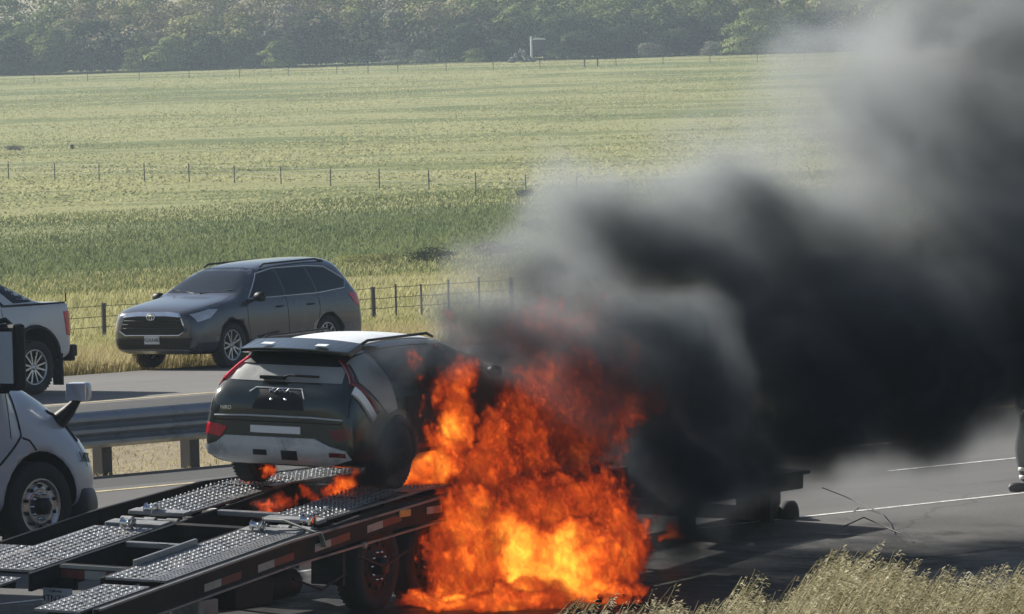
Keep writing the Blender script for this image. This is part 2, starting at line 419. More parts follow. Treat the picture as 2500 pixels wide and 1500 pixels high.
def crown_arrays(w, h, nl, seed, leaf=0.42, flat=1.0, base=0.12):
    """leaf cards over a cluster of lobes; returns v,f,tint with origin at the foot"""
    r = np.random.default_rng(seed); nb = int(9 + r.integers(0, 5)); C = []
    for k in range(nb):
        a = r.uniform(0, 2 * np.pi); el_ = r.uniform(-.9, 1.0); ce = math.sqrt(1 - el_ * el_)
        C.append((.34 * w * ce * np.cos(a), .34 * w * ce * np.sin(a), h * (.50 + .33 * el_), w * r.uniform(.19, .30), h * r.uniform(.15, .23)))
    C.append((0, 0, h * .48, w * .31, h * .35)); C.append((r.uniform(-.1, .1) * w, 0, h * .84, w * .2, h * .16)); C.append((0, 0, h * .20, w * .44, h * .20)); C.append((0, 0, h * .08, w * .46, h * .10))
    C = np.array(C); wt = C[:, 3] ** 2; pk = r.choice(len(C), nl, p=wt / wt.sum()); c = C[pk]
    d = r.normal(size=(nl, 3)); d /= np.linalg.norm(d, axis=1)[:, None]; d[:, 2] = np.where(d[:, 2] < -.35, -d[:, 2], d[:, 2])
    rad = r.uniform(.72, 1.08, nl)[:, None]
    P = c[:, :3] + d * np.stack([c[:, 3], c[:, 3], c[:, 4] * flat], 1) * rad
    P[:, 2] = np.maximum(P[:, 2], .15 + r.uniform(0, .4, nl))
    n = d + r.normal(size=(nl, 3)) * .13 + np.array([-.12, 0, .35]); n /= np.linalg.norm(n, axis=1)[:, None]
    t = np.cross(n, r.normal(size=(nl, 3))); t /= np.linalg.norm(t, axis=1)[:, None]; bt = np.cross(n, t)
    s = (leaf * r.uniform(.5, 1.15, nl))[:, None]
    v = np.stack([P - t * s * .5, P - bt * s * .35, P + t * s * .5, P + bt * s * .35], 1).reshape(-1, 3)
    f = np.arange(nl * 4).reshape(-1, 4)
    lobe_t = r.uniform(0, .62, len(C))[pk] + r.uniform(-.12, .15)
    tint = np.clip(lobe_t + r.uniform(0, .32, nl), 0, 1)
    return v, f, np.repeat(tint, 4), C

def trunk_mb(w, h, seed, C):
    m = MB(); r = random.Random(seed); k = max(.07, h * .011)
    m.tube([(0, 0, -.4), (r.uniform(-.1, .1), 0, h * .2), (r.uniform(-.3, .3), r.uniform(-.3, .3), h * .5), (0, 0, h * .85)], k, 7, taper=[1.35, 1, .65, .15])
    for c in C[:7]:
        m.tube([(0, 0, h * r.uniform(.15, .35)), (c[0] * .5, c[1] * .5, c[2] * .75), (c[0], c[1], c[2])], k * .5, 5, taper=[1, .6, .2])
    return m

def tree(name, label, x, y, w, h, kind, seed, nl=2600, cat='tree', group=None, leaf=.42, trunk=True):
    o = thing(name, label, cat, Matrix.Translation((x, y, gz(x, y))), group)
    v, f, t, C = crown_arrays(w, h, nl, seed, leaf)
    cr = np_mesh('crown' if cat == 'tree' else 'foliage', v, f, LM[kind], col=t, parent=o)
    if trunk: trunk_mb(w, h, seed, C).build('trunk' if cat == 'tree' else 'stem', M['bark'], o)
    return o

def tree_px(px, wpx, top, kind, seed, label, D=1185, cat='tree', name='oak_tree', **kw):
    g0 = pix(px, 150, D); z0 = gz(g0.x, D); s = FPX / D
    bx, by = proj((g0.x, D, z0)); h = (by - top) / s
    return tree(name, label, g0.x, D, wpx / s, h, kind, seed, cat=cat, **kw)
TREES = [
 (25, 100, 88, 'dark', 'dark rounded tree at the left end of the tree line behind the pasture', 'oak_tree'),
 (112, 110, 66, 'mid', 'tree with a pale sunlit side, second from the left end of the tree line', 'elm_tree'),
 (255, 175, 48, 'dark', 'broad dark tree just right of the pale sunlit tree near the left end', 'oak_tree'),
 (400, 125, 92, 'mid', 'low round green tree with a pale rim in the left half of the tree line', 'elm_tree'),
 (500, 120, 84, 'dark', 'low dark tree between two round green trees of the tree line', 'oak_tree'),
 (592, 120, 78, 'olive', 'low olive tree in front of a tall tan thicket in the tree line', 'olive_tree'),
 (682, 100, 102, 'mid', 'small low green tree just left of the tallest dark tree in the tree line', 'elm_tree'),
 (772, 118, 22, 'dark', 'tall narrow dark tree, the darkest in the left half of the tree line', 'oak_tree'),
 (890, 135, 36, 'dark', 'tall dark tree with light flecks beside the bare brown thicket', 'oak_tree'),
 (1112, 145, 40, 'dark', 'round dark tree with bright flecks right of the bare brown thicket', 'oak_tree'),
 (1228, 105, 92, 'mid', 'low green tree directly left of the pale post at the field edge', 'elm_tree'),
 (1400, 165, 28, 'dark', 'broad dark tree directly right of the raised box at the field edge', 'oak_tree'),
 (1512, 120, 62, 'dark', 'dark tree behind the fence posts right of the raised box', 'oak_tree'),
 (1672, 135, 36, 'dark', 'round dark tree with a bright curved rim on its left', 'oak_tree'),
 (1835, 175, 22, 'mid', 'large green tree with a sunlit left flank near the edge of the smoke', 'elm_tree'),
 (1985, 170, 30, 'dark', 'last dark tree on the right before the smoke hides the tree line', 'oak_tree')]
for k, (px_, w_, t_, kd, lb, nm) in enumerate(TREES):
    tree_px(px_, w_, t_, kd, 100 + k, lb, D=1183 + (k * 37 % 11), name=nm, nl=4600, leaf=.58, group='trees standing at the front of the tree line')
SHRUBS = [(962, 95, 98, 'grey', 'low grey shrub at the foot of the bare brown thicket'),
          (1030, 70, 120, 'grey', 'small pale shrub left of the round dark tree with bright flecks'),
          (1160, 60, 118, 'mid', 'small green shrub between two trees left of the pale post'),
          (1590, 70, 104, 'grey', 'small grey shrub left of the round tree with a bright rim'),
          (1735, 60, 100, 'grey', 'small grey shrub right of the round tree with a bright rim'),
          (320, 60, 118, 'mid', 'small shrub at the foot of the broad dark tree on the left')]
for k, (px_, w_, t_, kd, lb) in enumerate(SHRUBS):
    tree_px(px_, w_, t_, kd, 300 + k, lb, D=1176, cat='shrub', name='shrub', nl=900, leaf=.35, trunk=False, group='shrubs along the foot of the tree line')

# the wood behind them reads as one mass
def wood():
    vs, fs, ts, ks = [], [], [], []; n0 = 0; r = random.Random(5)
    prof = ([-200, 0, 60, 130, 200, 300, 345, 400, 450, 520, 800, 2000, 2800], [45, 42, 20, 2, 8, 6, 22, 12, -4, -14, -30, -50, -60])
    for row, D in enumerate((1194, 1204, 1216, 1230)):
        px_ = -260
        while px_ < 2900:
            s = FPX / D; w = r.uniform(7, 12); g0 = pix(px_, 150, D); z0 = gz(g0.x, D); bx, by = proj((g0.x, D, z0))
            top = np.interp(px_, *prof); hmax = (by - top) / s
            h = hmax * (0.80 + .22 * row) * r.uniform(.92, 1.08)
            v, f, t, C = crown_arrays(w * 1.15, max(5, h), 2100, 900 + len(vs), .72, base=.02)
            v = v + np.array([g0.x, D + r.uniform(-2, 2), z0]); vs.append(v); fs.append(f + n0); ts.append(t); n0 += len(v)
            z = np.interp(px_, [-200, 350, 480, 640, 760, 980, 1130, 2900], [1.5, 2, 3, 3, 2, 3, 1.6, 1.6]) + r.uniform(-1.2, 1.2)
            ks.append(np.full(len(f), int(min(4, max(0, round(z))))))
            px_ += w * s * r.uniform(.45, .7)
    o = np_mesh('woodland', np.concatenate(vs), np.concatenate(fs), [LM['dark'], LM['mid'], LM['olive'], LM['brown'], LM['grey']], col=np.concatenate(ts))
    o.data.polygons.foreach_set('material_index', np.concatenate(ks).astype(np.int32)); tag(o, 'woods rising in mixed green and tan behind the front trees', kind='stuff')
wood()
# shade under the trailer, painted as a dark patch on the shoulder
def shade_mat(cx, cy, rx, ry, rot):
    n = NT('painted_shade'); a = n.noise(2.2, 5, .7); P = n.coord()
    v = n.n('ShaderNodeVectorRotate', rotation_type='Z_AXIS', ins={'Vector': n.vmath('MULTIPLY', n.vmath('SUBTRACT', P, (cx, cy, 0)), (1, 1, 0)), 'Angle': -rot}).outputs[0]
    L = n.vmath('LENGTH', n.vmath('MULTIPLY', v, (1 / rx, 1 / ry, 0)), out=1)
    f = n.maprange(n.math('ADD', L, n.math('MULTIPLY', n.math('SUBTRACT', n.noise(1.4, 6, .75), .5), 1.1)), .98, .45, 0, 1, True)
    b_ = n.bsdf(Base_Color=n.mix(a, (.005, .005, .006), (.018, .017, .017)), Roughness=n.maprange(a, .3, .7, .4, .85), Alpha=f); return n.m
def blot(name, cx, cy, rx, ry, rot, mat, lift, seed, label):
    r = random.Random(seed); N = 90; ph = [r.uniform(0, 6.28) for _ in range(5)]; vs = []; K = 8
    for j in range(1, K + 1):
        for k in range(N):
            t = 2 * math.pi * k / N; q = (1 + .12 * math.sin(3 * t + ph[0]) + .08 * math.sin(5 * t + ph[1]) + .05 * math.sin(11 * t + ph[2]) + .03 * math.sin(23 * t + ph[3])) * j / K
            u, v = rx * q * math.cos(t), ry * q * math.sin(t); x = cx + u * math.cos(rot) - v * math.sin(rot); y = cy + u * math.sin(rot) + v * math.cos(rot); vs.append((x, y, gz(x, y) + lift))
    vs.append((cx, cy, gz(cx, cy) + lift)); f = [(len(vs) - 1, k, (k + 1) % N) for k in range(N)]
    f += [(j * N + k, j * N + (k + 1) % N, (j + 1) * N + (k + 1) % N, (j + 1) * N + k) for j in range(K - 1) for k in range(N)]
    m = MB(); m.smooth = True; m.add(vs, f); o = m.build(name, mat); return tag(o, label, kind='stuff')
blot('painted_shade', -.9, 67.2, 11.5, 4.0, R(58), shade_mat(-.9, 67.2, 11.5, 4.0, R(58)), .012, 4, 'dark patch of painted shade on the shoulder under the trailer')
# ------------------------------------------------------------------ vehicle tools
def loft(name, st, mats, parent=None, lev=2, arches=(), arch_w=.55):
    """body through cross sections (x, zb, wb, zm, wm, zs, ws, zt, wt, zc), subdivided, wheel arches cut out"""
    rings = []
    for (x, zb, wb, zm, wm, zs, ws, zt, wt, zc) in st:
        h = [(0, zb), (wb * .7, zb), (wb, zb + .02), (wm, zb + .13), (wm, zm), (ws, zs), (wt, zt), (wt * .62, zc - .012), (0, zc)]
        rings.append([(x, y, z) for y, z in h] + [(x, -y, z) for y, z in reversed(h[1:-1])])
    n = 16; v = [p for r_ in rings for p in r_]; f = []
    for i in range(len(rings) - 1):
        for k in range(n): f.append((i * n + k, i * n + (k + 1) % n, (i + 1) * n + (k + 1) % n, (i + 1) * n + k))
    for b, flip in ((0, False), ((len(rings) - 1) * n, True)):
        for k in range(0, 8):
            q = [b + k, b + k + 1, b + (n - k - 1) % n, b + (n - k) % n]
            q = list(dict.fromkeys(q)); f.append(tuple(reversed(q)) if flip else tuple(q))
    me = bpy.data.meshes.new(name); me.from_pydata(v, [], f)
    for m in mats: me.materials.append(m)
    bm = bmesh.new(); bm.from_mesh(me); bmesh.ops.recalc_face_normals(bm, faces=bm.faces); bm.to_mesh(me); bm.free()
    o = bpy.data.objects.new(name, me); COL.objects.link(o)
    s = o.modifiers.new('s', 'SUBSURF'); s.levels = lev; s.render_levels = lev
    cut = []
    for (ax, rr, zc) in arches:
        for sg in (1, -1):
            c = MB(); c.lathe([(rr, -arch_w / 2), (rr, arch_w / 2)], 28, 'y', (ax, sg * (1.0 if st[3][4] < 1.1 else 1.22), zc))
            N = 28; c.add(c.v[:N], [tuple(range(N))]); c.add(c.v[N:2 * N], [tuple(reversed(range(N)))])
            co = c.build('cutter', mats[-1]); bmc = bmesh.new(); bmc.from_mesh(co.data); bmesh.ops.remove_doubles(bmc, verts=bmc.verts, dist=1e-5); bmesh.ops.recalc_face_normals(bmc, faces=bmc.faces); bmc.to_mesh(co.data); bmc.free()
            bo = o.modifiers.new('b', 'BOOLEAN'); bo.operation = 'DIFFERENCE'; bo.object = co; bo.solver = 'EXACT'; cut.append((co, ax, rr, zc))
    dg = bpy.context.evaluated_depsgraph_get(); dg.update()
    m2 = bpy.data.meshes.new_from_object(o.evaluated_get(dg)); m2.name = name
    o.modifiers.clear(); o.data = m2; bpy.data.meshes.remove(me)
    m2.materials.clear()
    for m in mats: m2.materials.append(m)
    ww = max(s_[4] for s_ in st)
    for p in m2.polygons:
        p.use_smooth = True; p.material_index = 0; c = p.center
        for (_, ax, rr, zc) in cut:
            if math.hypot(c.x - ax, c.z - zc) < rr + .004 and (abs(abs(c.y) - (ww - arch_w / 2)) < arch_w) and (abs(p.normal.y) < .5 or math.hypot(c.x - ax, c.z - zc) < rr * .93): p.material_index = len(mats) - 1
        if c.z < st[3][1] + .03 and p.normal.z < -.5: p.material_index = len(mats) - 1
    for co, *_ in cut: bpy.data.objects.remove(co)
    if parent is not None: o.parent = parent
    return o

def bvh_of(o):
    me = o.data; return BVHTree.FromPolygons([v.co.copy() for v in me.vertices], [tuple(p.vertices) for p in me.polygons])

FR = {'L': (Vector((1, 0, 0)), Vector((0, 0, 1)), Vector((0, -1, 0))), 'R': (Vector((1, 0, 0)), Vector((0, 0, 1)), Vector((0, 1, 0))),
      'F': (Vector((0, 1, 0)), Vector((0, 0, 1)), Vector((-1, 0, 0))), 'B': (Vector((0, 1, 0)), Vector((0, 0, 1)), Vector((1, 0, 0))),
      'T': (Vector((1, 0, 0)), Vector((0, 1, 0)), Vector((0, 0, -1)))}
def diag(a_deg):   # frame looking horizontally, from the direction at angle a (0 = straight from the front, 90 = from the left)
    a = R(a_deg); d = Vector((-math.cos(a), -math.sin(a), 0)); return (Vector((-math.sin(a), math.cos(a), 0)), Vector((0, 0, 1)), d)
def cast(bvh, fr, u, v):
    U, V, D = FR[fr] if isinstance(fr, str) else fr
    o = U * u + V * v - D * 8
    h, n, i, d = bvh.ray_cast(o, D, 16)
    if h is None:
        # slide towards the body until the ray meets it
        for k in range(1, 40):
            h, n, i, d = bvh.ray_cast(U * (u * (1 - k * .01)) + V * (v * (1 - k * .01)) - D * 8, D, 16)
            if h is not None: break
    if h is None: return None, None
    if n.dot(D) > 0: n = -n
    return h, n

def decal(body, poly, fr, mat, name, parent, off=.006, res=.07, back=.02):
    """a patch that follows the surface of the body, proud by off, with a rim"""
    bv = body if isinstance(body, BVHTree) else bvh_of(body)
    P = []
    for i in range(len(poly)):
        a, b = Vector(poly[i]), Vector(poly[(i + 1) % len(poly)]); k = max(1, int((b - a).length / res))
        P += [a.lerp(b, t / k) for t in range(k)]
    nb = len(P); xs = [p.x for p in P]; ys = [p.y for p in P]
    pts = list(P); x = min(xs) + res * .5
    while x < max(xs):
        y = min(ys) + res * .5
        while y < max(ys): pts.append(Vector((x, y))); y += res
        x += res
    vs, es, fs, *_ = delaunay_2d_cdt([Vector((p.x, p.y)) for p in pts], [(i, (i + 1) % nb) for i in range(nb)], [], 1, 1e-5)
    V = []; ok = []
    bd = []
    for p in vs:
        h, n = cast(bv, fr, p.x, p.y)
        if h is None: V.append(Vector((0, 0, 0))); ok.append(False); bd.append(None)
        else: V.append(h + n * off); ok.append(True); bd.append(h - n * back)
    m = MB(); fs = [f for f in fs if all(ok[i] for i in f)]
    m.add(V, fs, True)
    cnt = {}
    for f in fs:
        for a, b in zip(f, f[1:] + f[:1] if isinstance(f, list) else tuple(f[1:]) + tuple(f[:1])):
            cnt[(a, b)] = 1
    rim = [(a, b) for (a, b) in cnt if (b, a) not in cnt]
    for a, b in rim: m.add([V[a], V[b], bd[b], bd[a]], [(0, 1, 2, 3)], False)
    return m.build(name, mat, parent)

def seam(body, line, fr, mat, name, parent, r=.006, res=.08, closed=False, lift=.0, n=5):
    bv = body if isinstance(body, BVHTree) else bvh_of(body); P = []
    L = list(line) + ([line[0]] if closed else [])
    for a, b in zip(L, L[1:]):
        a, b = Vector(a), Vector(b); k = max(1, int((b - a).length / res)); P += [a.lerp(b, t / k) for t in range(k)]
    P.append(Vector(L[-1])); Q = []
    for p in P:
        h, nn = cast(bv, fr, p.x, p.y)
        if h is not None: Q.append(h + nn * lift)
    m = MB(); m.tube(Q, r, n); return m.build(name, mat, parent)

def wheel(parent, x, y, r, w, rr, side, spokes=5, rim_mat='alloy', double=True, name='wheel', depth=.05):
    """side=+1: outer face towards +y"""
    e = sub(name, parent, Matrix.Translation((x, y, r)))
    t = MB(); h = w / 2
    t.lathe([(rr, -h * .8), (rr + .02, -h * .95), (r * .93, -h), (r * .985, -h * .82), (r, -h * .5), (r, h * .5), (r * .985, h * .82), (r * .93, h), (rr + .02, h * .95), (rr, h * .8), (rr - .01, 0)], 40, close=True)
    for k in range(44):        # tread grooves across the shoulder
        a = 2 * math.pi * k / 44; M_ = Matrix.Rotation(a, 4, 'Y')
        t.box(r * .955, r * 1.006, h * .55, h * .93, -.012, .012, M_); t.box(r * .955, r * 1.006, -h * .93, -h * .55, -.012, .012, M_)
    t.build('tyre', M['rubber'], e)
    m = MB(); s = side
    m.lathe([(rr + .004, s * h * .82), (rr - .012, s * h * .84), (rr - .022, s * h * .70), (rr - .03, s * h * .2), (rr - .03, -s * h * .7)], 36)
    m.mi = 1; m.lathe([(rr - .03, s * h * .05), (.0001, s * h * .0)], 24); m.mi = 0
    yo = s * (h * .62); hub = rr * .2
    m.lathe([(.0001, yo + s * .012), (hub * .7, yo + s * .012), (hub, yo), (hub, yo - s * .05)], 18)
    for k in range(spokes):
        for da in ((-.16, .16) if double else (0,)):
            a = 2 * math.pi * k / spokes + da * .9; a2 = 2 * math.pi * k / spokes + da * 1.5
            p = Vector((math.cos(a) * hub * .8, yo - s * .012, math.sin(a) * hub * .8)); q = Vector((math.cos(a2) * (rr - .02), yo + s * .004, math.sin(a2) * (rr - .02)))
            m.bar(p, q, .028 if double else .05, .03, up=(0, 1, 0))
    for k in range(5):
        a = 2 * math.pi * (k + .5) / 5; m.lathe([(.012, yo), (.012, yo + s * .02), (.0001, yo + s * .02)], 6, c=(math.cos(a) * hub * .62, 0, math.sin(a) * hub * .62))
    m.build('rim', [M[rim_mat], M['black']], e)
    return e

def text(body, s, size, mat, name, parent, Mx, ext=.002):
    """lettering as flat geometry"""
    cu = bpy.data.curves.new(name, 'FONT'); cu.body = s; cu.size = size; cu.extrude = ext; cu.align_x = 'CENTER'; cu.align_y = 'CENTER'
    t = bpy.data.objects.new(name, cu); COL.objects.link(t); dg = bpy.context.evaluated_depsgraph_get(); dg.update()
    me = bpy.data.meshes.new_from_object(t.evaluated_get(dg)); bpy.data.objects.remove(t)
    me.materials.clear(); me.materials.append(mat)
    o = bpy.data.objects.new(name, me); COL.objects.link(o)
    if parent is not None: o.parent = parent; o.matrix_local = Mx
    else: o.matrix_world = Mx
    return o
def basis(X, Y, Z, O): return Matrix(((X[0], Y[0], Z[0], O[0]), (X[1], Y[1], Z[1], O[1]), (X[2], Y[2], Z[2], O[2]), (0, 0, 0, 1)))

def carpaint(name, c, rough=.22, dirt=(.2, .18, .15), amt=.25, metal=.3):
    n = NT(name); f = n.noise(1.3, 4, .6); fl = n.noise(300, 1)
    base = n.mix(f, tuple(x * .9 for x in c), tuple(x * 1.1 for x in c))
    P = n.coord(); z = n.n('ShaderNodeSeparateXYZ', ins={0: P}).outputs[2]
    d = n.math('MULTIPLY', n.maprange(n.noise(3, 5, .7), .45, .7, 0, 1, True), n.maprange(z, .9, .3, .3, 1))
    d = n.math('MULTIPLY', d, amt)
    n.bsdf(Base_Color=n.mix(d, base, dirt), Roughness=n.math('ADD', n.math('MULTIPLY', d, .5), rough), Metallic=metal, Coat_Weight=.8, Coat_Roughness=.06, Normal=n.bump(fl, .02, .001))
    return n.m
# ------------------------------------------------------------------ grey SUV on the far road
def yaw(x, y, fwd, z=None):
    """vehicle frame: origin on the ground, x = forward direction"""
    f = Vector((fwd[0], fwd[1], 0)).normalized(); l = Vector((-f.y, f.x, 0))
    return basis(f, l, Vector((0, 0, 1)), (x, y, gz(x, y) if z is None else z))

paint_suv = carpaint('graphite_paint', (.058, .064, .082), .16, amt=.3)
a_ = R(33.5); fw = Vector((-math.sin(a_), -math.cos(a_)))       # towards us and to the left
# front-left wheel (local 1.42, .80) stands at px 556
p = pix(556, 897, 120.3); lf = Vector((-fw.y, fw.x))
o2 = Vector((p.x, p.y)) - fw * 1.42 - lf * .80
suv = thing('suv', 'dark grey family SUV waiting on the far road, facing left', 'car', yaw(o2.x, o2.y, fw, 0.0))
st = [(2.44, .46, .55, .66, .68, .84, .62, .92, .50, .94), (2.40, .31, .78, .64, .84, .88, .80, .975, .66, .995), (2.18, .25, .87, .66, .935, .95, .885, 1.04, .76, 1.07),
      (1.65, .23, .90, .72, .96, 1.01, .925, 1.11, .82, 1.145), (1.18, .23, .91, .74, .965, 1.05, .94, 1.17, .84, 1.205), (1.05, .23, .91, .74, .965, 1.06, .94, 1.22, .83, 1.26),
      (.62, .23, .91, .74, .965, 1.08, .94, 1.46, .72, 1.49), (.28, .23, .91, .74, .965, 1.09, .94, 1.60, .67, 1.655), (-.3, .23, .91, .74, .965, 1.10, .94, 1.655, .67, 1.725),
      (-1.1, .23, .91, .74, .965, 1.12, .94, 1.665, .68, 1.75), (-1.8, .24, .91, .75, .965, 1.13, .94, 1.66, .68, 1.755), (-2.10, .25, .91, .76, .96, 1.14, .93, 1.62, .66, 1.725),
      (-2.24, .26, .90, .76, .95, 1.14, .92, 1.38, .70, 1.44), (-2.37, .28, .88, .74, .94, 1.08, .90, 1.18, .76, 1.20), (-2.43, .34, .84, .70, .90, .96, .84, 1.05, .70, 1.07), (-2.47, .42, .74, .66, .82, .88, .76, .96, .6, .98)]
bd = loft('body', st, [paint_suv, M['black']], suv, arches=((1.42, .43, .38), (-1.37, .43, .38)), arch_w=.6)
bv = bvh_of(bd)
for s, fr in ((1, 'L'), (-1, 'R')):
    for nm, pl in (('window', [(.86, 1.15), (.30, 1.52), (-.16, 1.585), (-.16, 1.145)]), ('window', [(-.21, 1.145), (-.21, 1.59), (-1.02, 1.59), (-1.08, 1.16)]), ('window', [(-1.14, 1.165), (-1.08, 1.59), (-1.58, 1.56), (-2.02, 1.33), (-1.92, 1.215)])):
        decal(bv, pl, fr, M['glass'], nm, suv, off=.004)
    seam(bv, [(.90, 1.135), (.32, 1.535), (-.15, 1.605), (-1.1, 1.61), (-1.6, 1.58), (-2.06, 1.34), (-1.95, 1.20), (-1.1, 1.145), (.90, 1.125)], fr, M['chrome'], 'window_trim', suv, .0085, lift=.004)
    for ln in ([(.98, 1.10), (1.0, .8), (.93, .35), (.8, .27), (-.12, .27)], [(-.18, 1.14), (-.18, .27)], [(-.18, .27), (-.92, .3), (-1.0, .55), (-1.12, .86), (-1.12, 1.15)]):
        seam(bv, ln, fr, M['black'], 'door_seam', suv, .006)
    for hx in (.06, -.86):
        h, n = cast(bv, fr, hx, .97); m = MB(); m.tube([h + Vector((.10, 0, 0)), h + Vector((.06, s * .035, 0)), h + Vector((-.06, s * .035, 0)), h + Vector((-.10, 0, 0))], .014, 6); m.build('door_handle', M['black'], suv)
    seam(bv, [(.85, .42), (-.85, .42)], fr, M['black'], 'door_moulding', suv, .018)
    decal(bv, [(2.36, .93), (2.30, .80), (2.02, .86), (1.78, .99), (1.98, 1.0)], fr, M['clear_lens'], 'headlight', suv, off=.008, res=.05)
    decal(bv, [(-2.02, 1.10), (-2.30, 1.12), (-2.40, .98), (-2.34, .86), (-2.18, .93)], fr, M['red_lens'], 'tail_light', suv, off=.008, res=.05)
    # door mirror: shell and glass
    m = MB(); m.lathe([(.0001, -.10), (.06, -.095), (.10, -.05), (.105, .02), (.09, .09), (.0001, .1)], 14, 'y', (0, 0, 0)); 
    mm = m.build('mirror', M['black'], suv, Matrix.Translation((.80, s * 1.06, 1.16)) @ Matrix.Diagonal((.7, 1, .8, 1)))
    m = MB(); m.bar((.80, s * .92, 1.10), (.80, s * 1.0, 1.13), .05, .05); m.build('mirror_arm', M['black'], suv)
    m = MB(); m.tube([(.10, s * .58, 1.64), (.0, s * .58, 1.685), (-1.5, s * .58, 1.715), (-1.75, s * .58, 1.67)], .018, 6); m.build('roof_rail', M['steel_dark'], suv)
decal(bv, [(-.70, 1.245), (.70, 1.245), (.60, 1.60), (.3, 1.635), (-.3, 1.635), (-.60, 1.60)], 'F', M['glass'], 'windshield', suv, off=.004)
decal(bv, [(-.62, 1.235), (.62, 1.235), (.56, 1.50), (-.56, 1.50)], 'B', M['glass'], 'rear_window', suv, off=.004)
m = MB()
decal(bv, [(-.58, .88), (-.3, .905), (.3, .905), (.58, .88), (.66, .66), (.52, .60), (-.52, .60), (-.66, .66)], 'F', M['black'], 'grille', suv, off=.012, res=.06)
for zz, hw in ((.83, .57), (.765, .60), (.70, .60)): seam(bv, [(-hw, zz), (hw, zz)], 'F', M['steel_dark'], 'grille_bar', suv, .013, lift=.016)
decal(bv, [(-.60, .885), (-.3, .91), (.3, .91), (.60, .885), (.56, .945), (.3, .965), (-.3, .965), (-.56, .945)], 'F', M['chrome'], 'grille_trim', suv, off=.022, res=.06)
seam(bv, [(-.68, .66), (-.55, .585), (.55, .585), (.68, .66), (.60, .87)], 'F', M['chrome'], 'grille_trim', suv, .016, lift=.01)
h, n = cast(bv, 'F', 0, .90); m = MB(); m.smooth = True
for rx, rz in ((.085, .058), (.03, .056), (.06, .022)):
    cen = h + Vector((.035, 0, .0 if rx != .06 else .028)); m.tube([cen + Vector((0, rx * math.cos(t), rz * math.sin(t))) for t in [2 * math.pi * k / 20 for k in range(21)]], .008, 6)
m.build('emblem', M['chrome'], suv)
decal(bv, [(-.80, .54), (.80, .54), (.72, .36), (-.72, .36)], 'F', M['black'], 'bumper_intake', suv, off=.008, res=.07)
decal(bv, [(-.70, .335), (.70, .335), (.62, .285), (-.62, .285)], 'F', M['alloy'], 'skid_plate', suv, off=.014, res=.07)
h, n = cast(bv, 'F', 0, .50); pl = MB(); pl.box(h.x + .01, h.x + .022, -.155, .155, .44, .575); plo = pl.build('number_plate', M['plate'], suv)
text(None, '7GXA483', .085, M['ink'], 'plate_lettering', plo, basis((0, 1, 0), (0, 0, 1), (1, 0, 0), (h.x + .024, 0, .505)))
for s in (1, -1):
    decal(bv, [(.64 * s, .50), (.86 * s, .56), (.88 * s, .42), (.70 * s, .40)], diag(20 * s), M['black'], 'fog_light_recess', suv, off=.008, res=.05)
    seam(bv, [(.66 * s, .405), (.86 * s, .415)], diag(20 * s), M['chrome'], 'fog_light_trim', suv, .014, lift=.012)
    seam(bv, [(1.98, .78 * s), (1.55, .80 * s), (1.15, .70 * s)], 'T', M['black'], 'hood_seam', suv, .005)
    m = MB(); m.tube([(1.12, s * .05, 1.235), (1.0, s * .40, 1.27), (.98, s * .62, 1.29)], .009, 5); m.build('wiper', M['black'], suv)
for x_ in (1.42, -1.37):
    for s in (1, -1): wheel(suv, x_, s * .825, .375, .235, .255, s, 5)
m = MB(); m.box(-1.9, 1.9, -.7, .7, .26, .5); m.build('underbody', M['black'], suv)
for yy in (.38, -.38):
    m = MB(); m.box(-.55, .15, yy - .24, yy + .24, .55, .72); m.box(-.45, -.3, yy - .24, yy + .24, .6, 1.25); m.box(-.42, -.33, yy - .12, yy + .12, 1.27, 1.45); m.build('car_seat', M['black'], suv)

# ------------------------------------------------------------------ white pickup, mostly outside the left edge
paint_wh = carpaint('white_paint_body', (.52, .53, .55), .3, amt=.3, metal=0)
a_ = R(40.5); fw = Vector((-math.sin(a_), -math.cos(a_))); lf = Vector((-fw.y, fw.x))
p = pix(75, 962, 112.3); o2 = Vector((p.x, p.y)) + fw * 2.05 - lf * .86
pk = thing('pickup_truck', 'white pickup truck at the left edge, only its bed and rear wheel in view', 'pickup truck', yaw(o2.x, o2.y, fw, 0.0))
st = [(2.80, .55, .6, .75, .80, 1.0, .74, 1.1, .6, 1.12), (2.74, .42, .9, .8, .96, 1.05, .9, 1.18, .8, 1.2), (2.3, .38, .95, .85, 1.0, 1.12, .96, 1.25, .86, 1.28), (1.35, .38, .95, .9, 1.0, 1.22, .97, 1.33, .88, 1.36),
      (1.2, .38, .95, .9, 1.0, 1.25, .97, 1.4, .86, 1.43), (.7, .38, .95, .9, 1.0, 1.28, .97, 1.74, .72, 1.78), (.35, .38, .95, .9, 1.0, 1.28, .97, 1.84, .70, 1.89), (-.6, .38, .95, .9, 1.0, 1.30, .97, 1.86, .70, 1.93),
      (-1.50, .38, .95, .9, 1.0, 1.33, .97, 1.82, .69, 1.88), (-1.70, .38, .95, .9, 1.0, 1.36, .97, 1.74, .72, 1.78), (-2.22, .40, .95, .9, 1.0, 1.38, .98, 1.45, .90, 1.46), (-2.34, .42, .95, .9, 1.0, 1.38, .98, 1.44, .93, 1.445),
      (-2.85, .52, .94, .95, 1.0, 1.36, .98, 1.43, .93, 1.435), (-2.93, .56, .92, .95, .98, 1.34, .96, 1.41, .90, 1.415)]
bd = loft('body', st, [paint_wh, M['black']], pk, arches=((1.85, .55, .46), (-2.05, .52, .52)), arch_w=.62); bv = bvh_of(bd)
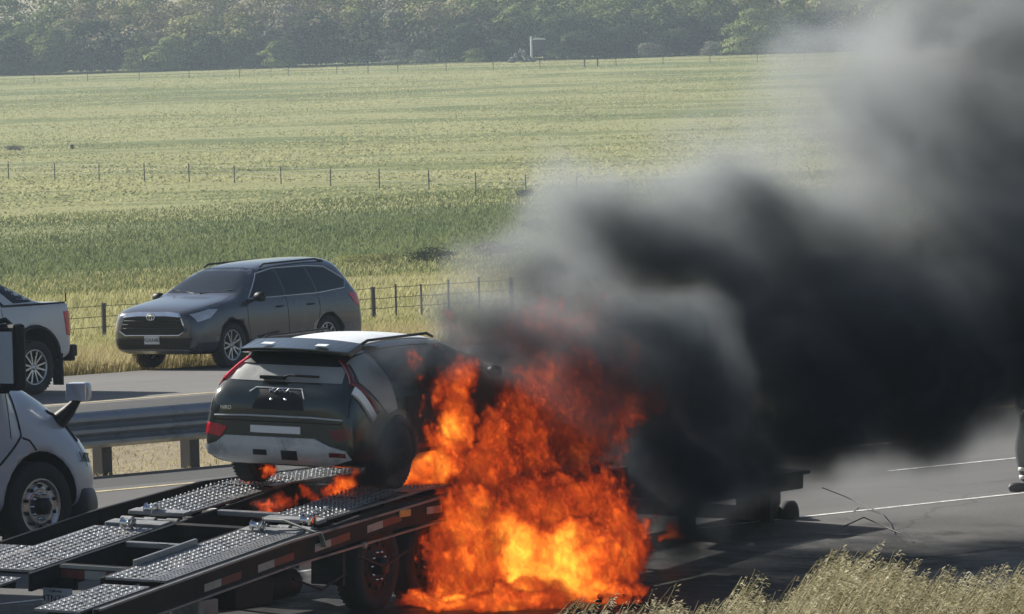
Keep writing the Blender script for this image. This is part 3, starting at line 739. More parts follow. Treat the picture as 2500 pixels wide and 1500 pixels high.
for s, fr in ((1, 'L'), (-1, 'R')):
    decal(bv, [(.80, 1.40), (.38, 1.76), (-.2, 1.79), (-.2, 1.38)], fr, M['glass'], 'window', pk, off=.004)
    decal(bv, [(-.27, 1.39), (-.27, 1.79), (-1.10, 1.79), (-1.48, 1.41)], fr, M['glass'], 'window', pk, off=.004)
    decal(bv, [(-1.68, 1.44), (-1.32, 1.78), (-1.60, 1.77), (-2.10, 1.50), (-2.08, 1.45)], fr, M['glass'], 'quarter_window', pk, off=.004)
    seam(bv, [(-1.4, 1.405), (-2.88, 1.405)], fr, M['black'], 'bed_rail', pk, .02)
    seam(bv, [(-1.38, 1.36), (-1.40, .85)], fr, M['black'], 'body_seam', pk, .006); seam(bv, [(-.24, 1.36), (-.24, .5)], fr, M['black'], 'door_seam', pk, .006)
    seam(bv, [(-2.05 + .54 * math.cos(t), .52 + .54 * math.sin(t)) for t in [math.pi * (-.02 + 1.04 * k / 16) for k in range(17)]], fr, M['black'], 'fender_trim', pk, .035, lift=.01)
    decal(bv, [(-2.72, 1.27), (-2.88, 1.28), (-2.88, .88), (-2.76, .90)], fr, M['red_lens'], 'tail_light', pk, off=.012, res=.05)
    m = MB(); m.box(-2.62, -2.58, s * .98 - .14, s * .98 + .06, .12, .62); m.build('mud_flap', M['rubber'], pk)
    m = MB(); m.tube([(-2.86, s * .90, 1.42), (-2.86, s * .90, 1.56)], .012, 6); m.build('stake_post', M['black'], pk)
for x_ in (1.85, -2.05):
    for s in (1, -1): wheel(pk, x_, s * .86, .425, .27, .275, s, 6)
m = MB(); m.box(-3.03, -2.88, -.97, .97, .55, .74); m.box(-3.0, -2.88, -.95, .95, .48, .56); m.build('rear_bumper', M['black'], pk, bevel=.03)
m = MB(); m.box(-2.8, 2.6, -.6, .6, .40, .62); m.build('chassis', M['black'], pk)

# ------------------------------------------------------------------ white highway tractor in the near lanes
paint_tr = carpaint('white_truck_paint', (.50, .52, .56), .35, amt=.25, metal=0)
mirror_shell = pmat('bright_mirror_shell', (.66, .68, .70), .22, .3, var=.1)
fw = Vector((RD.x, RD.y)); lf = Vector((-fw.y, fw.x))
p = pix(86, 1345, 75.3); o2 = Vector((p.x, p.y)) + lf * 1.12
tr = thing('semi_truck', 'white highway tractor truck at the left edge, its hood and front wheel in view', 'truck', yaw(o2.x, o2.y, fw, 0.0))
st = [(1.06, .50, .72, .80, .90, 1.02, .66, 1.12, .46, 1.14), (1.0, .42, .98, .84, 1.08, 1.10, .88, 1.24, .68, 1.28), (.78, .40, 1.12, .90, 1.20, 1.20, .98, 1.40, .76, 1.44), (.35, .40, 1.18, 1.0, 1.25, 1.33, 1.06, 1.64, .84, 1.70),
      (.06, .40, 1.20, 1.05, 1.26, 1.40, 1.10, 1.74, .90, 1.80), (-.22, .40, 1.21, 1.05, 1.25, 1.45, 1.13, 1.80, .95, 1.86), (-.34, .40, 1.21, 1.05, 1.25, 1.5, 1.17, 1.92, 1.02, 1.98), (-.50, .40, 1.21, 1.05, 1.25, 1.6, 1.23, 2.66, 1.12, 2.74),
      (-1.3, .40, 1.21, 1.05, 1.25, 1.6, 1.22, 3.0, 1.02, 3.1), (-2.4, .40, 1.21, 1.05, 1.25, 1.7, 1.23, 3.7, 1.1, 3.8), (-4.2, .40, 1.21, 1.05, 1.25, 1.7, 1.23, 3.9, 1.12, 3.95), (-4.3, .42, 1.18, 1.05, 1.22, 1.7, 1.2, 3.85, 1.08, 3.9)]
bd = loft('body', st, [paint_tr, M['black']], tr, arches=((0, .57, .48),), arch_w=.7); bv = bvh_of(bd)
for s, fr in ((1, 'L'), (-1, 'R')):
    seam(bv, [(-.24, 1.80), (-.24, 1.22), (-.6, .95), (-1.0, .75)], fr, M['black'], 'hood_seam', tr, .014)
    seam(bv, [(-.22, 1.20), (-.12, 1.17), (-.04, 1.06)], fr, M['black'], 'fender_seam', tr, .012)
    seam(bv, [(-.42, 1.80), (-.42, 1.2)], fr, M['black'], 'door_seam', tr, .006)
    decal(bv, [(-1.2, 1.95), (-1.2, 2.65), (-2.0, 2.75), (-2.0, 1.95)], fr, M['glass'], 'window', tr, off=.006)
    seam(bv, [(.77, 1.10), (.70, 1.28), (.55, 1.40), (.42, 1.44)], fr, M['black'], 'hood_vent', tr, .028, lift=-.006)
    # hood mirror: stalk and chrome head
    base, _n = cast(bv, fr, .60, 1.33)
    m = MB(); m.tube([base, base + Vector((.05, s * .10, .10)), base + Vector((.12, s * .20, .24))], .075, 10, taper=[1.3, 1, .45]); m.build('mirror_stalk', M['black'], tr)
    c = base + Vector((.09, s * .23, .31)); m = MB(); m.box(-.075, .075, -.13, .13, -.10, .10)
    mo = m.build('hood_mirror', mirror_shell, tr, Matrix.Translation(c) @ Matrix.Rotation(R(-18 * s), 4, 'Z'), bevel=.055); mo.modifiers[0].segments = 5
    m = MB(); m.box(-.085, -.070, -.12, .12, -.09, .09); m.build('mirror_glass', M['chrome'], mo, bevel=.03)
    # door mirror frame
    m = MB(); m.tube([(-.80, s * 1.2, 2.40), (-.62, s * 1.40, 2.46), (-.56, s * 1.46, 2.38), (-.56, s * 1.46, 1.85), (-.62, s * 1.40, 1.72), (-.84, s * 1.2, 1.72)], .03, 8); m.build('mirror_bracket', M['black'], tr)
    m = MB(); m.box(-.68, -.52, s * 1.46 - .14, s * 1.46 + .14, 1.72, 2.42); mo = m.build('door_mirror', M['black'], tr, bevel=.04)
    m = MB(); m.box(-.695, -.682, s * 1.46 - .10, s * 1.46 + .10, 1.80, 2.34); m.build('mirror_glass', M['chrome'], mo)
    decal(bv, [(.76, 1.10), (.98, 1.12), (.98, .86), (.80, .84)], fr, M['clear_lens'], 'headlight', tr, off=.008, res=.05)
    # cab air fairing steps
    m = MB(); m.box(-1.9, -1.0, s * 1.02 - .12, s * 1.02 + .12, .40, .46); m.box(-1.9, -1.0, s * 1.02 - .12, s * 1.02 + .12, .72, .78); m.build('step', M['alloy'], tr)
decal(bv, [(-.86, 2.0), (.86, 2.0), (.88, 2.66), (-.88, 2.66)], 'F', M['glass'], 'windshield', tr, off=.006)
decal(bv, [(-.5, .80), (.5, .80), (.42, 1.16), (-.42, 1.16)], 'F', M['black'], 'grille', tr, off=.02)
bst = [(1.12, .28, .7, .45, .86, .56, .8, .62, .7, .63), (1.05, .24, .98, .45, 1.08, .58, 1.04, .66, .95, .67), (.84, .24, 1.14, .45, 1.22, .58, 1.20, .67, 1.1, .675), (.66, .24, 1.18, .45, 1.27, .58, 1.265, .67, 1.15, .675), (.60, .26, 1.16, .45, 1.25, .58, 1.24, .65, 1.12, .66)]
bm_ = pmat('bumper_grey', (.05, .055, .062), .5, var=.25, bump=.1, dirt=(.12, .11, .1)); loft('bumper', bst, [bm_, M['black']], tr)
h, n = cast(bv, 'R', .78, .93); n = Vector((n.x, n.y, n.z)); X = Vector((1, 0, 0)); X = (X - n * X.dot(n)).normalized(); Y = n.cross(X)
text(None, 'L4T', .15, M['ink'], 'fender_lettering', tr, basis(X, Y, n, h + n * .012), .004)

def truck_wheel(parent, x, y, r, w, s, name='wheel', rim='alloy'):
    e = sub(name, parent, Matrix.Translation((x, y, r))); t = MB(); h = w / 2; rr = .292
    t.lathe([(rr, -h * .8), (rr + .02, -h * .95), (r * .90, -h), (r * .97, -h * .86), (r, -h * .7), (r, h * .7), (r * .97, h * .86), (r * .90, h), (rr + .02, h * .95), (rr, h * .8), (rr - .01, 0)], 44, close=True)
    for k in range(48):
        Mx = Matrix.Rotation(2 * math.pi * k / 48, 4, 'Y'); t.box(r * .97, r * 1.004, h * .35, h * .9, -.012, .012, Mx)
    t.build('tyre', M['rubber'], e)
    m = MB(); m.lathe([(rr + .004, s * h * .84), (rr - .015, s * h * .86), (rr - .03, s * h * .7), (rr - .055, s * h * .60), (.20, s * h * .80), (.155, s * h * .84), (.145, s * h * .80), (.0001, s * h * .80)], 40)
    m.build('rim', M[rim], e)
    for k in range(10):
        a = 2 * math.pi * (k + .5) / 10; c = (math.cos(a) * .215, 0, math.sin(a) * .215)
        m = MB(); m.lathe([(.0001, s * (h * .80 + .014)), (.020, s * (h * .80 + .014)), (.020, s * (h * .70))], 10, c=c); m.build('hand_hole', M['black'], e)
    m = MB()
    for k in range(10):
        a = 2 * math.pi * k / 10; m.lathe([(.016, s * h * .8), (.016, s * (h * .84 + .03)), (.0001, s * (h * .84 + .035))], 6, c=(math.cos(a) * .135, 0, math.sin(a) * .135))
    tag(m.build('lug_nuts', M['chrome'], e), kind='stuff')
    m = MB(); m.lathe([(.088, s * h * .8), (.088, s * (h * .8 + .07)), (.07, s * (h * .8 + .10)), (.0001, s * (h * .8 + .105))], 20); m.build('hub', M['steel_dark'], e)
    return e
for s in (1, -1): truck_wheel(tr, 0, s * 1.10, .47, .30, s)
m = MB(); m.box(-7.0, .8, -.45, -.30, .60, .85); m.box(-7.0, .8, .30, .45, .60, .85); m.box(-.08, .08, -1.0, 1.0, .42, .58); m.build('chassis', M['black'], tr)
m = MB(); m.box(-16.5, -5.0, -1.26, 1.26, 1.15, 4.05); m.build('unseen_shade_box', paint_tr, tr, bevel=.03)  # unseen box trailer, added to cast shade on the car trailer
for x_ in (-5.2, -6.5):
    for s in (1, -1): truck_wheel(tr, x_, s * 1.0, .52, .50, s)

# ------------------------------------------------------------------ guardrail in the median
def pt_qs(q, s, dz=0.0):
    x = RN.x * q + RD.x * s; y = RN.y * q + RD.y * s; return Vector((x, y, gz(x, y) + dz))
galv = pmat('galvanised_steel', (.30, .32, .35), .5, .6, var=.25, scale=3, bump=.15, dirt=(.10, .09, .08), dirt_amt=.5)
wood = pmat('weathered_wood', (.075, .072, .070), .9, var=.4, scale=5, bump=.5)
k_ = (255 - 1250) / FPX; y_ = 62.6 / (RD.x - RD.y * k_); s0 = k_ * y_ * RD.x + y_ * RD.y; SP = 1.62
gr = thing('guardrail', 'grey corrugated steel guardrail on posts along the median', 'guardrail', basis(RD, RN, Vector((0, 0, 1)), pt_qs(62.6, s0)))
prof = [(0, .33)]
for k in range(3):
    b0 = .345 + k * .15; prof += [(-.02, b0), (-.085, b0 + .035), (-.085, b0 + .075), (-.02, b0 + .11), (-.005, b0 + .13)]
prof += [(0, .795)]
k = 0
for i in range(-22, 40):
    if i % 2 == 0:
        m = MB(); L = 2 * SP; vs = []
        for xx in (i * SP - .15, i * SP + L - .12):
            for (yy, zz) in prof: vs.append((xx, yy - (.004 if (i // 2) % 2 else 0), zz))
            for (yy, zz) in reversed(prof): vs.append((xx, yy + .005 - (.004 if (i // 2) % 2 else 0), zz))
        n = len(prof) * 2; m.add(vs, [(a, (a + 1) % n, (a + 1) % n + n, a + n) for a in range(n)]); m.build('rail_panel', galv, gr)
    m = MB(); m.box(i * SP - .09, i * SP + .09, .03, .21, -.3, .74); m.build('post', wood, gr, bevel=.01)

# ------------------------------------------------------------------ wire fences
postm = pmat('fence_post', (.07, .065, .06), .9, var=.4, bump=.4); tpost = pmat('steel_fence_post', (.05, .055, .05), .7, .2, var=.3); wire = pmat('rusty_wire', (.10, .09, .08), .6, .5)
def fence(name, label, pts, h, w, wires, mat, wood_idx=(), wr=.008, tops=None):
    e = thing(name, label, 'fence', Matrix.Translation(pts[0])); o = Vector(pts[0]); top = []
    for i, p in enumerate(pts):
        q = Vector(p) - o; ww = w * (2.1 if i in wood_idx else 1); hh = h * (tops[i] if tops else rnd.uniform(.92, 1.05)); lx = rnd.uniform(-.02, .02)
        m = MB(); m.tube([q + Vector((0, 0, -.3)), q + Vector((lx, 0, hh))], ww / 2, 7, False); m.build('post', postm if i in wood_idx else mat, e)
    for z in wires:
        m = MB(); P = []
        for i, p in enumerate(pts):
            q = Vector(p) - o + Vector((0, 0, h * z))
            if P: P.append((P[-1] + q) / 2 - Vector((0, 0, .02)))
            P.append(q)
        m.tube(P, wr, 4, False); m.build('wire', wire, e)
    return e
def gpt(px, py, D):
    p = pix(px, py, D); return Vector((p.x, p.y, gz(p.x, p.y)))
farx = [-60, 83, 214, 340, 462, 585, 704, 823, 899, 972, 1090, 1205, 1319, 1428, 1460, 1505, 1620, 1735, 1850, 1965]
fence('far_fence', 'distant wire fence at the foot of the tree line', [gpt(x, 190, 1105) for x in farx], 1.3, .11, (.55, .9), postm, (13, 14), .02)
midx = [-90, 21, 134, 242, 353, 462, 572, 686, 807, 926, 1047, 1161, 1283, 1407, 1532, 1660, 1790]
midD = [560 - (x - 0) * .075 for x in midx]
fence('pasture_fence', 'thin wire fence of dark steel posts across the middle of the pasture', [gpt(x, 440, D) for x, D in zip(midx, midD)], 1.32, .085, (.4, .65, .9), tpost, (), .009)
nq = 230 * .6494
nearx = [(-60, 0), (252, 1), (460, 0), (640, 0), (800, 0), (912, 1), (966, 0), (1029, 0), (1095, 0), (1170, 0), (1250, 1), (1340, 0)]
npts = []
for px_, wd in nearx:
    k_ = (px_ - 1250) / FPX; y_ = nq / (RD.x - RD.y * k_); npts.append(Vector((k_ * y_, y_, gz(k_ * y_, y_))))
fence('roadside_fence', 'nearest wire fence with weathered wooden posts beyond the far road', npts, 1.15, .07, (.35, .62, .9), tpost, (1, 5, 10), .010)

# ------------------------------------------------------------------ things at the field edge
bx = thing('hunting_blind', 'raised dark box on legs with a pale roof at the foot of the trees', 'hut', Matrix.Translation(gpt(1318, 150, 1172)))
dk = pmat('dark_boards', (.05, .055, .06), .9, var=.3); lt = pmat('pale_sheet', (.75, .78, .76), .5, var=.1)
m = MB(); m.box(-.9, .9, -.9, .9, 1.7, 3.5); m.build('cabin', dk, bx)
for sx in (-.8, .8):
    for sy in (-.8, .8): m = MB(); m.box(sx - .07, sx + .07, sy - .07, sy + .07, -.2, 1.7); m.build('leg', dk, bx)
m = MB(); m.prism([(-1.05, 3.5), (1.05, 3.5), (.9, 3.72), (-.6, 3.85), (-1.0, 3.7)], -1.05, 1.05); m.build('roof', lt, bx)
m = MB(); m.tube([(0, 0, -.2), (.02, 0, 4.1)], .17, 8, taper=[1, 1]); o = m.build('pale_post', lt, None, Matrix.Translation(gpt(1298, 150, 1170))); tag(o, 'tall pale post standing left of the raised dark box', 'post')
sm = pmat('grey_stone', (.20, .19, .19), .9, var=.4, bump=.5)
pile = thing('stone_pile', 'heap of grey rubble left of the tall pale post', 'rubble', Matrix.Translation(gpt(1272, 150, 1168)))
for k in range(46):
    u = rnd.uniform(-1, 1); hgt = (1 - abs(u)) * 2.3; m = MB(); r_ = rnd.uniform(.22, .5)
    ico = bmesh.new(); bmesh.ops.create_icosphere(ico, subdivisions=1, radius=r_)
    for v in ico.verts: v.co *= rnd.uniform(.7, 1.15)
    me = bpy.data.meshes.new('stone'); ico.to_mesh(me); ico.free(); me.materials.append(sm)
    s_ = bpy.data.objects.new('stone', me); COL.objects.link(s_); s_.parent = pile; s_.location = (u * 2.1, rnd.uniform(-.8, .8), rnd.uniform(.1, max(.2, hgt)))
def bush(label, px_, D, w, h, kind, seed, nl=700, leaf=.12, name='shrub', grp='shrubs in the pasture'):
    p = gpt(px_, 600, D); return tree(name, label, p.x, p.y, w, h, kind, seed, nl, 'shrub', grp, leaf, False)
bush('pale grey brush clump alone in the pasture at the left edge', 42, 690, 2.2, .75, 'grey', 501, leaf=.16)
bush('tiny dark shrub above the second post of the pasture fence', 183, 690, .5, .3, 'dark', 502, 200)
bush('dark green bush in the ditch right of the grey SUV', 1050, 322, 2.6, .8, 'dark', 503, 1400)
bush('low olive bush in the ditch behind the grey SUV tail', 900, 322, 3.0, .55, 'olive', 504, 1200)
bush('grey bush in the ditch at the thin edge of the smoke', 1205, 330, 2.6, .8, 'grey', 505, 1200)
bush('dark twiggy bush above the ditch, veiled by thin smoke', 1310, 370, 1.6, .9, 'dark', 506, 900)
bush('dark tuft in the pasture below the fence, veiled by thin smoke', 1285, 455, 1.4, .6, 'dark', 507, 600)
M['dull_rim'] = pmat('sooty_rim', (.022, .022, .024), .5, .6, var=.4, dirt=(.02, .02, .02), dirt_amt=.8)
# ------------------------------------------------------------------ car hauler trailer on the shoulder
tu = Vector((math.sin(R(28)), math.cos(R(28)), 0)); tl = Vector((-math.cos(R(28)), math.sin(R(28)), .045)).normalized(); tw = tu.cross(tl).normalized()
MT = basis(tu, tl, tw, (-1.31, 67.9, -.18))
def dk(a): return 1.02 + .105 * min(a, .5)
alu = pmat('tread_aluminium', (.26, .27, .28), .68, .8, var=.4, scale=5, bump=.3, dirt=(.14, .13, .12), dirt_amt=.55)
alu_d = pmat('dull_aluminium', (.26, .265, .275), .5, .8, var=.3, scale=7, bump=.2, dirt=(.10, .09, .08), dirt_amt=.6)
frame_m = pmat('black_painted_steel', (.010, .011, .013), .6, .0, var=.4, spec=.2, bump=.2, dirt=(.045, .035, .028), dirt_amt=.5)
tl_ = thing('car_trailer', 'long low car hauler trailer with metal tread tracks under the burning car', 'trailer', MT)
def slab(m, a0, a1, b0, b1, top, th, na=1):
    for i in range(na):
        x0 = a0 + (a1 - a0) * i / na; x1 = a0 + (a1 - a0) * (i + 1) / na
        vs = [(x, b, dk(x) + top - t) for x in (x0, x1) for b in (b0, b1) for t in (th, 0)]
        m.add(vs, [(0, 1, 3, 2), (4, 6, 7, 5), (0, 4, 5, 1), (2, 3, 7, 6), (0, 2, 6, 4), (1, 5, 7, 3)], False)
    return m
def lugs(a0, a1, b0, b1, top, name='tread_lugs', par=None):
    m = MB(); a = a0 + .03; i = 0
    while a < a1 - .02:
        b = b0 + .03 + (.022 if i % 2 else 0) + rnd.uniform(-.003, .003); j = 0
        while b < b1 - .02:
            r_ = R(45) if (i + j) % 2 else R(-45); ca, sa = math.cos(r_), math.sin(r_); z = dk(a) + top
            if rnd.random() > .03:
                L, w, h = .024 * rnd.uniform(.8, 1.15), .0085, .006 * rnd.uniform(.5, 1.5)
                P = [(-L, 0), (0, -w), (L, 0), (0, w)]; pts = [(a + x * ca - y * sa, b + x * sa + y * ca) for x, y in P]
                pt2 = [(a + .55 * (x * ca - y * sa), b + .55 * (x * sa + y * ca)) for x, y in P]
                tx, ty = rnd.gauss(0, .10), rnd.gauss(0, .10)
                vs = [(x, y, dk(x) + top - .001) for x, y in pts] + [(x, y, dk(x) + top + h + tx * (x - a) + ty * (y - b)) for x, y in pt2]
                m.add(vs, [(4, 5, 6, 7)] + [(k, (k + 1) % 4, (k + 1) % 4 + 4, k + 4) for k in range(4)], False)
            b += .044; j += 1
        a += .040; i += 1
    return tag(m.build(name, alu, par), kind='stuff')
def grating(a0, a1, b0, b1, top, par=None):
    """perforated grip strip: rungs and rails round square holes"""
    m = MB(); n = 4; wb = (b1 - b0)
    for k in range(n + 1):
        b = b0 + wb * k / n; slab(m, a0, a1, b - .011, b + .011, top, .02)
    a = a0
    while a < a1: slab(m, a, min(a1, a + .022), b0, b1, top - .001, .018); a += .06
    return tag(m.build('grip_strip', alu_d, par), kind='stuff')
def track(a0, a1, b0, b1, top, grate=None):
    m = MB(); g0, g1 = (b0, b1)
    if grate == 'low': g0 = b0 + .19
    if grate == 'high': g1 = b1 - .19
    slab(m, a0, a1, g0, g1, top, .022, 3); p_ = m.build('tread_plate', alu_d, tl_); lugs(a0, a1, g0, g1, top, par=p_)
    if grate == 'low': grating(a0, a1, b0 + .012, g0 - .012, top, par=p_)
    if grate == 'high': grating(a0, a1, g1 + .012, b1 - .012, top, par=p_)
    m = MB()
    for a in np.arange(a0 + .2, a1, .45): slab(m, a, a + .04, b0 + .02, b1 - .02, top - .024, .06)
    m.build('track_bearers', frame_m, p_)['kind'] = 'stuff'
track(-4.0, -1.62, .02, .66, 0, 'low'); track(-.95, 4.9, .06, .66, .035)
track(-5.35, -4.15, .10, .58, -.03)
track(-3.9, -1.75, 1.50, 2.14, 0); track(-1.05, 4.9, 1.50, 2.12, .035)
track(-6.6, -2.7, 2.17, 2.62, -.03, 'high'); track(-6.6, -4.05, 1.52, 2.14, -.04)
for nm, a0, a1, b0, b1, top, th in (('side_rail', -5.3, 5.0, -.055, 0.0, -.012, .235), ('side_rail', -6.7, 5.0, 2.63, 2.68, -.03, .26), ('inner_rail', -4.0, 4.9, .675, .72, -.006, .17), ('inner_rail', -4.0, 4.9, 1.435, 1.48, -.006, .17)):
    m = MB(); slab(m, a0, a1, b0, b1, top, th, 6); m.build(nm, frame_m, tl_, bevel=.008)
for nm, a0, a1, b0, b1, top, th in (('rail_lip', -5.3, 4.9, -.085, -.056, -.005, .02), ('rail_lip', -5.3, 4.9, -.085, -.056, -.235, .02)):
    m = MB(); slab(m, a0, a1, b0, b1, top, th, 3); m.build(nm, alu_d, tl_)
m = MB(); slab(m, -3.45, -2.35, .66, .70, .055, .06); slab(m, -3.45, -2.35, .67, .69, .0, .10); m.build('wheel_guide', alu_d, tl_, bevel=.006)
for a, nm, h_, w_ in ((-3.52, 'rear_crossbar', .13, .07), (-2.36, 'crossbar', .05, .06), (-.68, 'crossbar', .05, .07), (-1.45, 'crossbar', .12, .10), (1.2, 'crossbar', .1, .1), (2.9, 'crossbar', .1, .1), (4.8, 'crossbar', .14, .12)):
    m = MB(); slab(m, a, a + w_, .72, 1.435, -.01, h_); m.build(nm, alu_d if h_ < .1 else frame_m, tl_, bevel=.006)
# tape on the rear bar and on the side rail
for b0, b1, c_ in ((1.42, 1.17, 'red_tape'), (1.165, .94, 'white_tape'), (.935, .73, 'red_tape')):
    m = MB(); m.box(-3.527, -3.521, b1, b0, dk(-3.52) - .135, dk(-3.52) - .055); m.build('reflective_tape', M[c_], tl_)
m = MB(); m.box(-3.53, -3.44, .73, 1.43, dk(-3.5) - .045, dk(-3.5) - .012); m.build('bar_cap', M['white_tape'], tl_)
m = MB(); m.box(-2.38, -2.29, .98, 1.08, dk(-2.36) - .011, dk(-2.36) - .006); m.build('reflective_tape', M['white_tape'], tl_)
for a in (-3.45, -2.48, -1.42, -.42, .75, 1.9):
    for da, L_, c_ in ((0, .30, 'white_tape'), (.305, .36, 'red_tape')):
        x0, x1 = a + da, a + da + L_
        vs = [(x, b, dk(x) - .13 - t) for x in (x0, x1) for b in (-.060, -.056) for t in (.07, 0)]
        m = MB(); m.add(vs, [(0, 1, 3, 2), (4, 6, 7, 5), (0, 4, 5, 1), (2, 3, 7, 6), (0, 2, 6, 4), (1, 5, 7, 3)]); m.build('reflective_tape', M[c_], tl_)
# licence plate hung under the rear bar
pc = Vector((-3.56, 1.43, dk(-3.5) - .31))
m = MB(); m.box(-.006, .006, -.155, .155, -.08, .08); lp = m.build('licence_plate', M['plate'], tl_, Matrix.Translation(pc), bevel=.003)
text(None, '4TN7126', .085, M['ink'], 'plate_lettering', lp, basis((0, -1, 0), (0, 0, 1), (-1, 0, 0), (-.008, 0, -.018)))
text(None, 'California', .035, M['ink'], 'plate_lettering', lp, basis((0, -1, 0), (0, 0, 1), (-1, 0, 0), (-.008, .02, .052)))
m = MB(); m.box(-3.56, -3.50, 1.25, 1.60, dk(-3.5) - .24, dk(-3.5) - .13); m.build('plate_bracket', frame_m, tl_)
# amber lamps and small fittings on the rail
for a, b_, cc in ((.17, -.065, .085), (-1.75, -.065, .24)):
    m = MB(); m.box(a, a + .22, b_ - .02, b_, dk(a) - cc - .07, dk(a) - cc); m.build('marker_lamp', M['amber'] if a > 0 else M['white_tape'], tl_, bevel=.01)
m = MB(); m.lathe([(.0001, -.09), (.03, -.088), (.032, -.06)], 14, 'y', (-.5, 0, dk(-.5) - .30)); m.build('marker_lamp', M['white_tape'], tl_)
# hinge gear, ratchets and straps at the break between lower and upper tracks
for b in (.10, .34, .58, 1.55, 1.80, 2.05):
    m = MB(); m.lathe([(.045, b - .06), (.045, b + .06)], 14, 'y', (-1.30, 0, dk(-1.3) - .03)); m.add([(-1.30 + .045 * math.cos(t), b + s_ * .06, dk(-1.3) - .03 + .045 * math.sin(t)) for s_ in (-1, 1) for t in [2 * math.pi * k / 14 for k in range(14)]], [tuple(range(14)), tuple(range(27, 13, -1))]); m.build('hinge', alu, tl_)
for b0, b1 in ((.04, .66), (1.50, 2.12)):
    m = MB(); slab(m, -1.60, -1.42, b0, b1, .01, .05); m.build('hinge_plate', alu, tl_, bevel=.008)
    m = MB(); slab(m, -1.17, -1.02, b0, b1, .045, .04); m.build('hinge_plate', alu, tl_, bevel=.008)
    m = MB(); m.tube([(-1.36, b0, dk(-1.36) - .05), (-1.36, b1, dk(-1.36) - .05)], .022, 8); m.tube([(-1.22, b0, dk(-1.22) - .03), (-1.22, b1, dk(-1.22) - .03)], .018, 8); m.build('hinge_shaft', alu_d, tl_)['kind'] = 'stuff'
strapm = pmat('pale_webbing', (.42, .41, .36), .8, var=.2, bump=.3, dirt=(.15, .13, .1))
m = MB(); P = [(-1.55, .42, dk(-1.5) + .10), (-1.48, .25, dk(-1.45) + .09), (-1.42, .05, dk(-1.4) + .01), (-1.36, -.07, dk(-1.4) - .03), (-1.30, -.09, dk(-1.4) - .16)]
for p, q in zip(P, P[1:]): m.bar(p, q, .075, .012)
m.build('tie_down_strap', strapm, tl_)['kind'] = 'stuff'
for (a, b) in ((-1.62, .45), (-1.85, 1.72), (-1.25, .12), (-1.12, 1.9)):
    m = MB(); m.lathe([(.03, -.06), (.055, -.055), (.03, -.045), (.03, .045), (.055, .055), (.03, .06)], 12, 'y', (a, b, dk(a) + .06)); m.box(a - .07, a + .07, b - .055, b - .045, dk(a) + .02, dk(a) + .10); m.build('ratchet', M['chrome'], tl_)
m = MB(); c0 = Vector((-1.05, .30, dk(-1.05) + .05))
for k in range(16):
    c = c0 + Vector((.035 * k, .02 * math.sin(k * .9), .105 * .035 * k)); ax = Vector((1, 0, 0)) if k % 2 else Vector((1, .0, 0)); up = Vector((0, 1, 0)) if k % 2 else Vector((0, 0, 1))
    m.tube([c + ax * .026 * math.cos(t) + up * .014 * math.sin(t) for t in [2 * math.pi * j / 10 for j in range(11)]], .006, 5)
m.build('chain', M['chrome'], tl_)['kind'] = 'stuff'
for sgn, aa in ((0, -1.9), (1, -.7)):
    m = MB(); m.tube([(aa, -.10, dk(aa) - .36), (aa + .5, -.12, dk(aa) - .50), (aa + 1.0, -.10, dk(aa) - .38)], .012, 6); m.build('air_hose', M['black'], tl_)
# running gear
for a in (0.0, 1.0):
    for b, s in ((.17, -1), (1.98, 1)): truck_wheel(tl_, a, b, .43, .26, s, rim='dull_rim')
    m = MB(); m.tube([(a, .3, .43), (a, 1.9, .43)], .065, 12); m.build('axle', frame_m, tl_)
m = MB(); m.box(-.75, -.70, .02, .36, .30, .86); m.build('mud_flap', M['rubber'], tl_)
m = MB(); m.box(-.75, -.70, 1.8, 2.14, .30, .86); m.build('mud_flap', M['rubber'], tl_)
for y_ in (.55, 1.55):
    m = MB(); m.prism([(-3.5, .40), (-3.5, .55), (.5, .95), (5, .95), (8.2, .74), (8.2, .58), (5, .74), (1.8, .72), (-.6, .62)], y_ - .05, y_ + .05); m.build('main_beam', frame_m, tl_, bevel=.01)
m = MB(); m.lathe([(.0001, -.35), (.12, -.34), (.14, -.30), (.14, .30), (.12, .34), (.0001, .35)], 18, 'x', (-1.6, .28, .36)); m.build('air_tank', frame_m, tl_)
m = MB(); m.box(-2.7, -2.0, .05, .45, .22, .48); m.build('battery_box', frame_m, tl_, bevel=.02)
m = MB(); m.box(-3.3, -2.95, .08, .40, .20, .36); m.build('valve_box', alu_d, tl_, bevel=.02)
# front: deck plate, jack leg, tongue
m = MB(); m.box(7.6, 9.85, .30, 1.7, .50, .66); m.build('front_deck', frame_m, tl_, bevel=.015)
m = MB(); m.box(8.6, 9.9, .25, 1.75, .66, .70); m.build('deck_lip', frame_m, tl_)
for a in (9.45,):
    m = MB(); m.box(a - .05, a + .05, .48, .60, .0, .52); m.build('jack_leg', frame_m, tl_, bevel=.006)
    m = MB(); m.box(a - .13, a + .13, .41, .67, -.02, .03); m.build('jack_foot', frame_m, tl_)
for b in (.4, 1.4):
    m = MB(); m.bar((6.7, b, .50), (9.9, 1.0 - (1.0 - b) * .5, .20), .10, .15); m.build('tongue_beam', frame_m, tl_)
m = MB(); m.box(7.35, 7.5, .42, .56, -.02, .45); m.build('rear_leg', frame_m, tl_)
m = MB(); m.lathe([(.0001, -.07), (.11, -.07), (.17, -.05), (.17, .05), (.11, .07), (.0001, .07)], 24, 'y', (10.0, .55, .18)); m.build('jockey_wheel', M['rubber'], tl_)
m = MB(); m.box(9.7, 10.35, .80, 1.05, .12, .42); m.build('coupler', frame_m, tl_, bevel=.03)

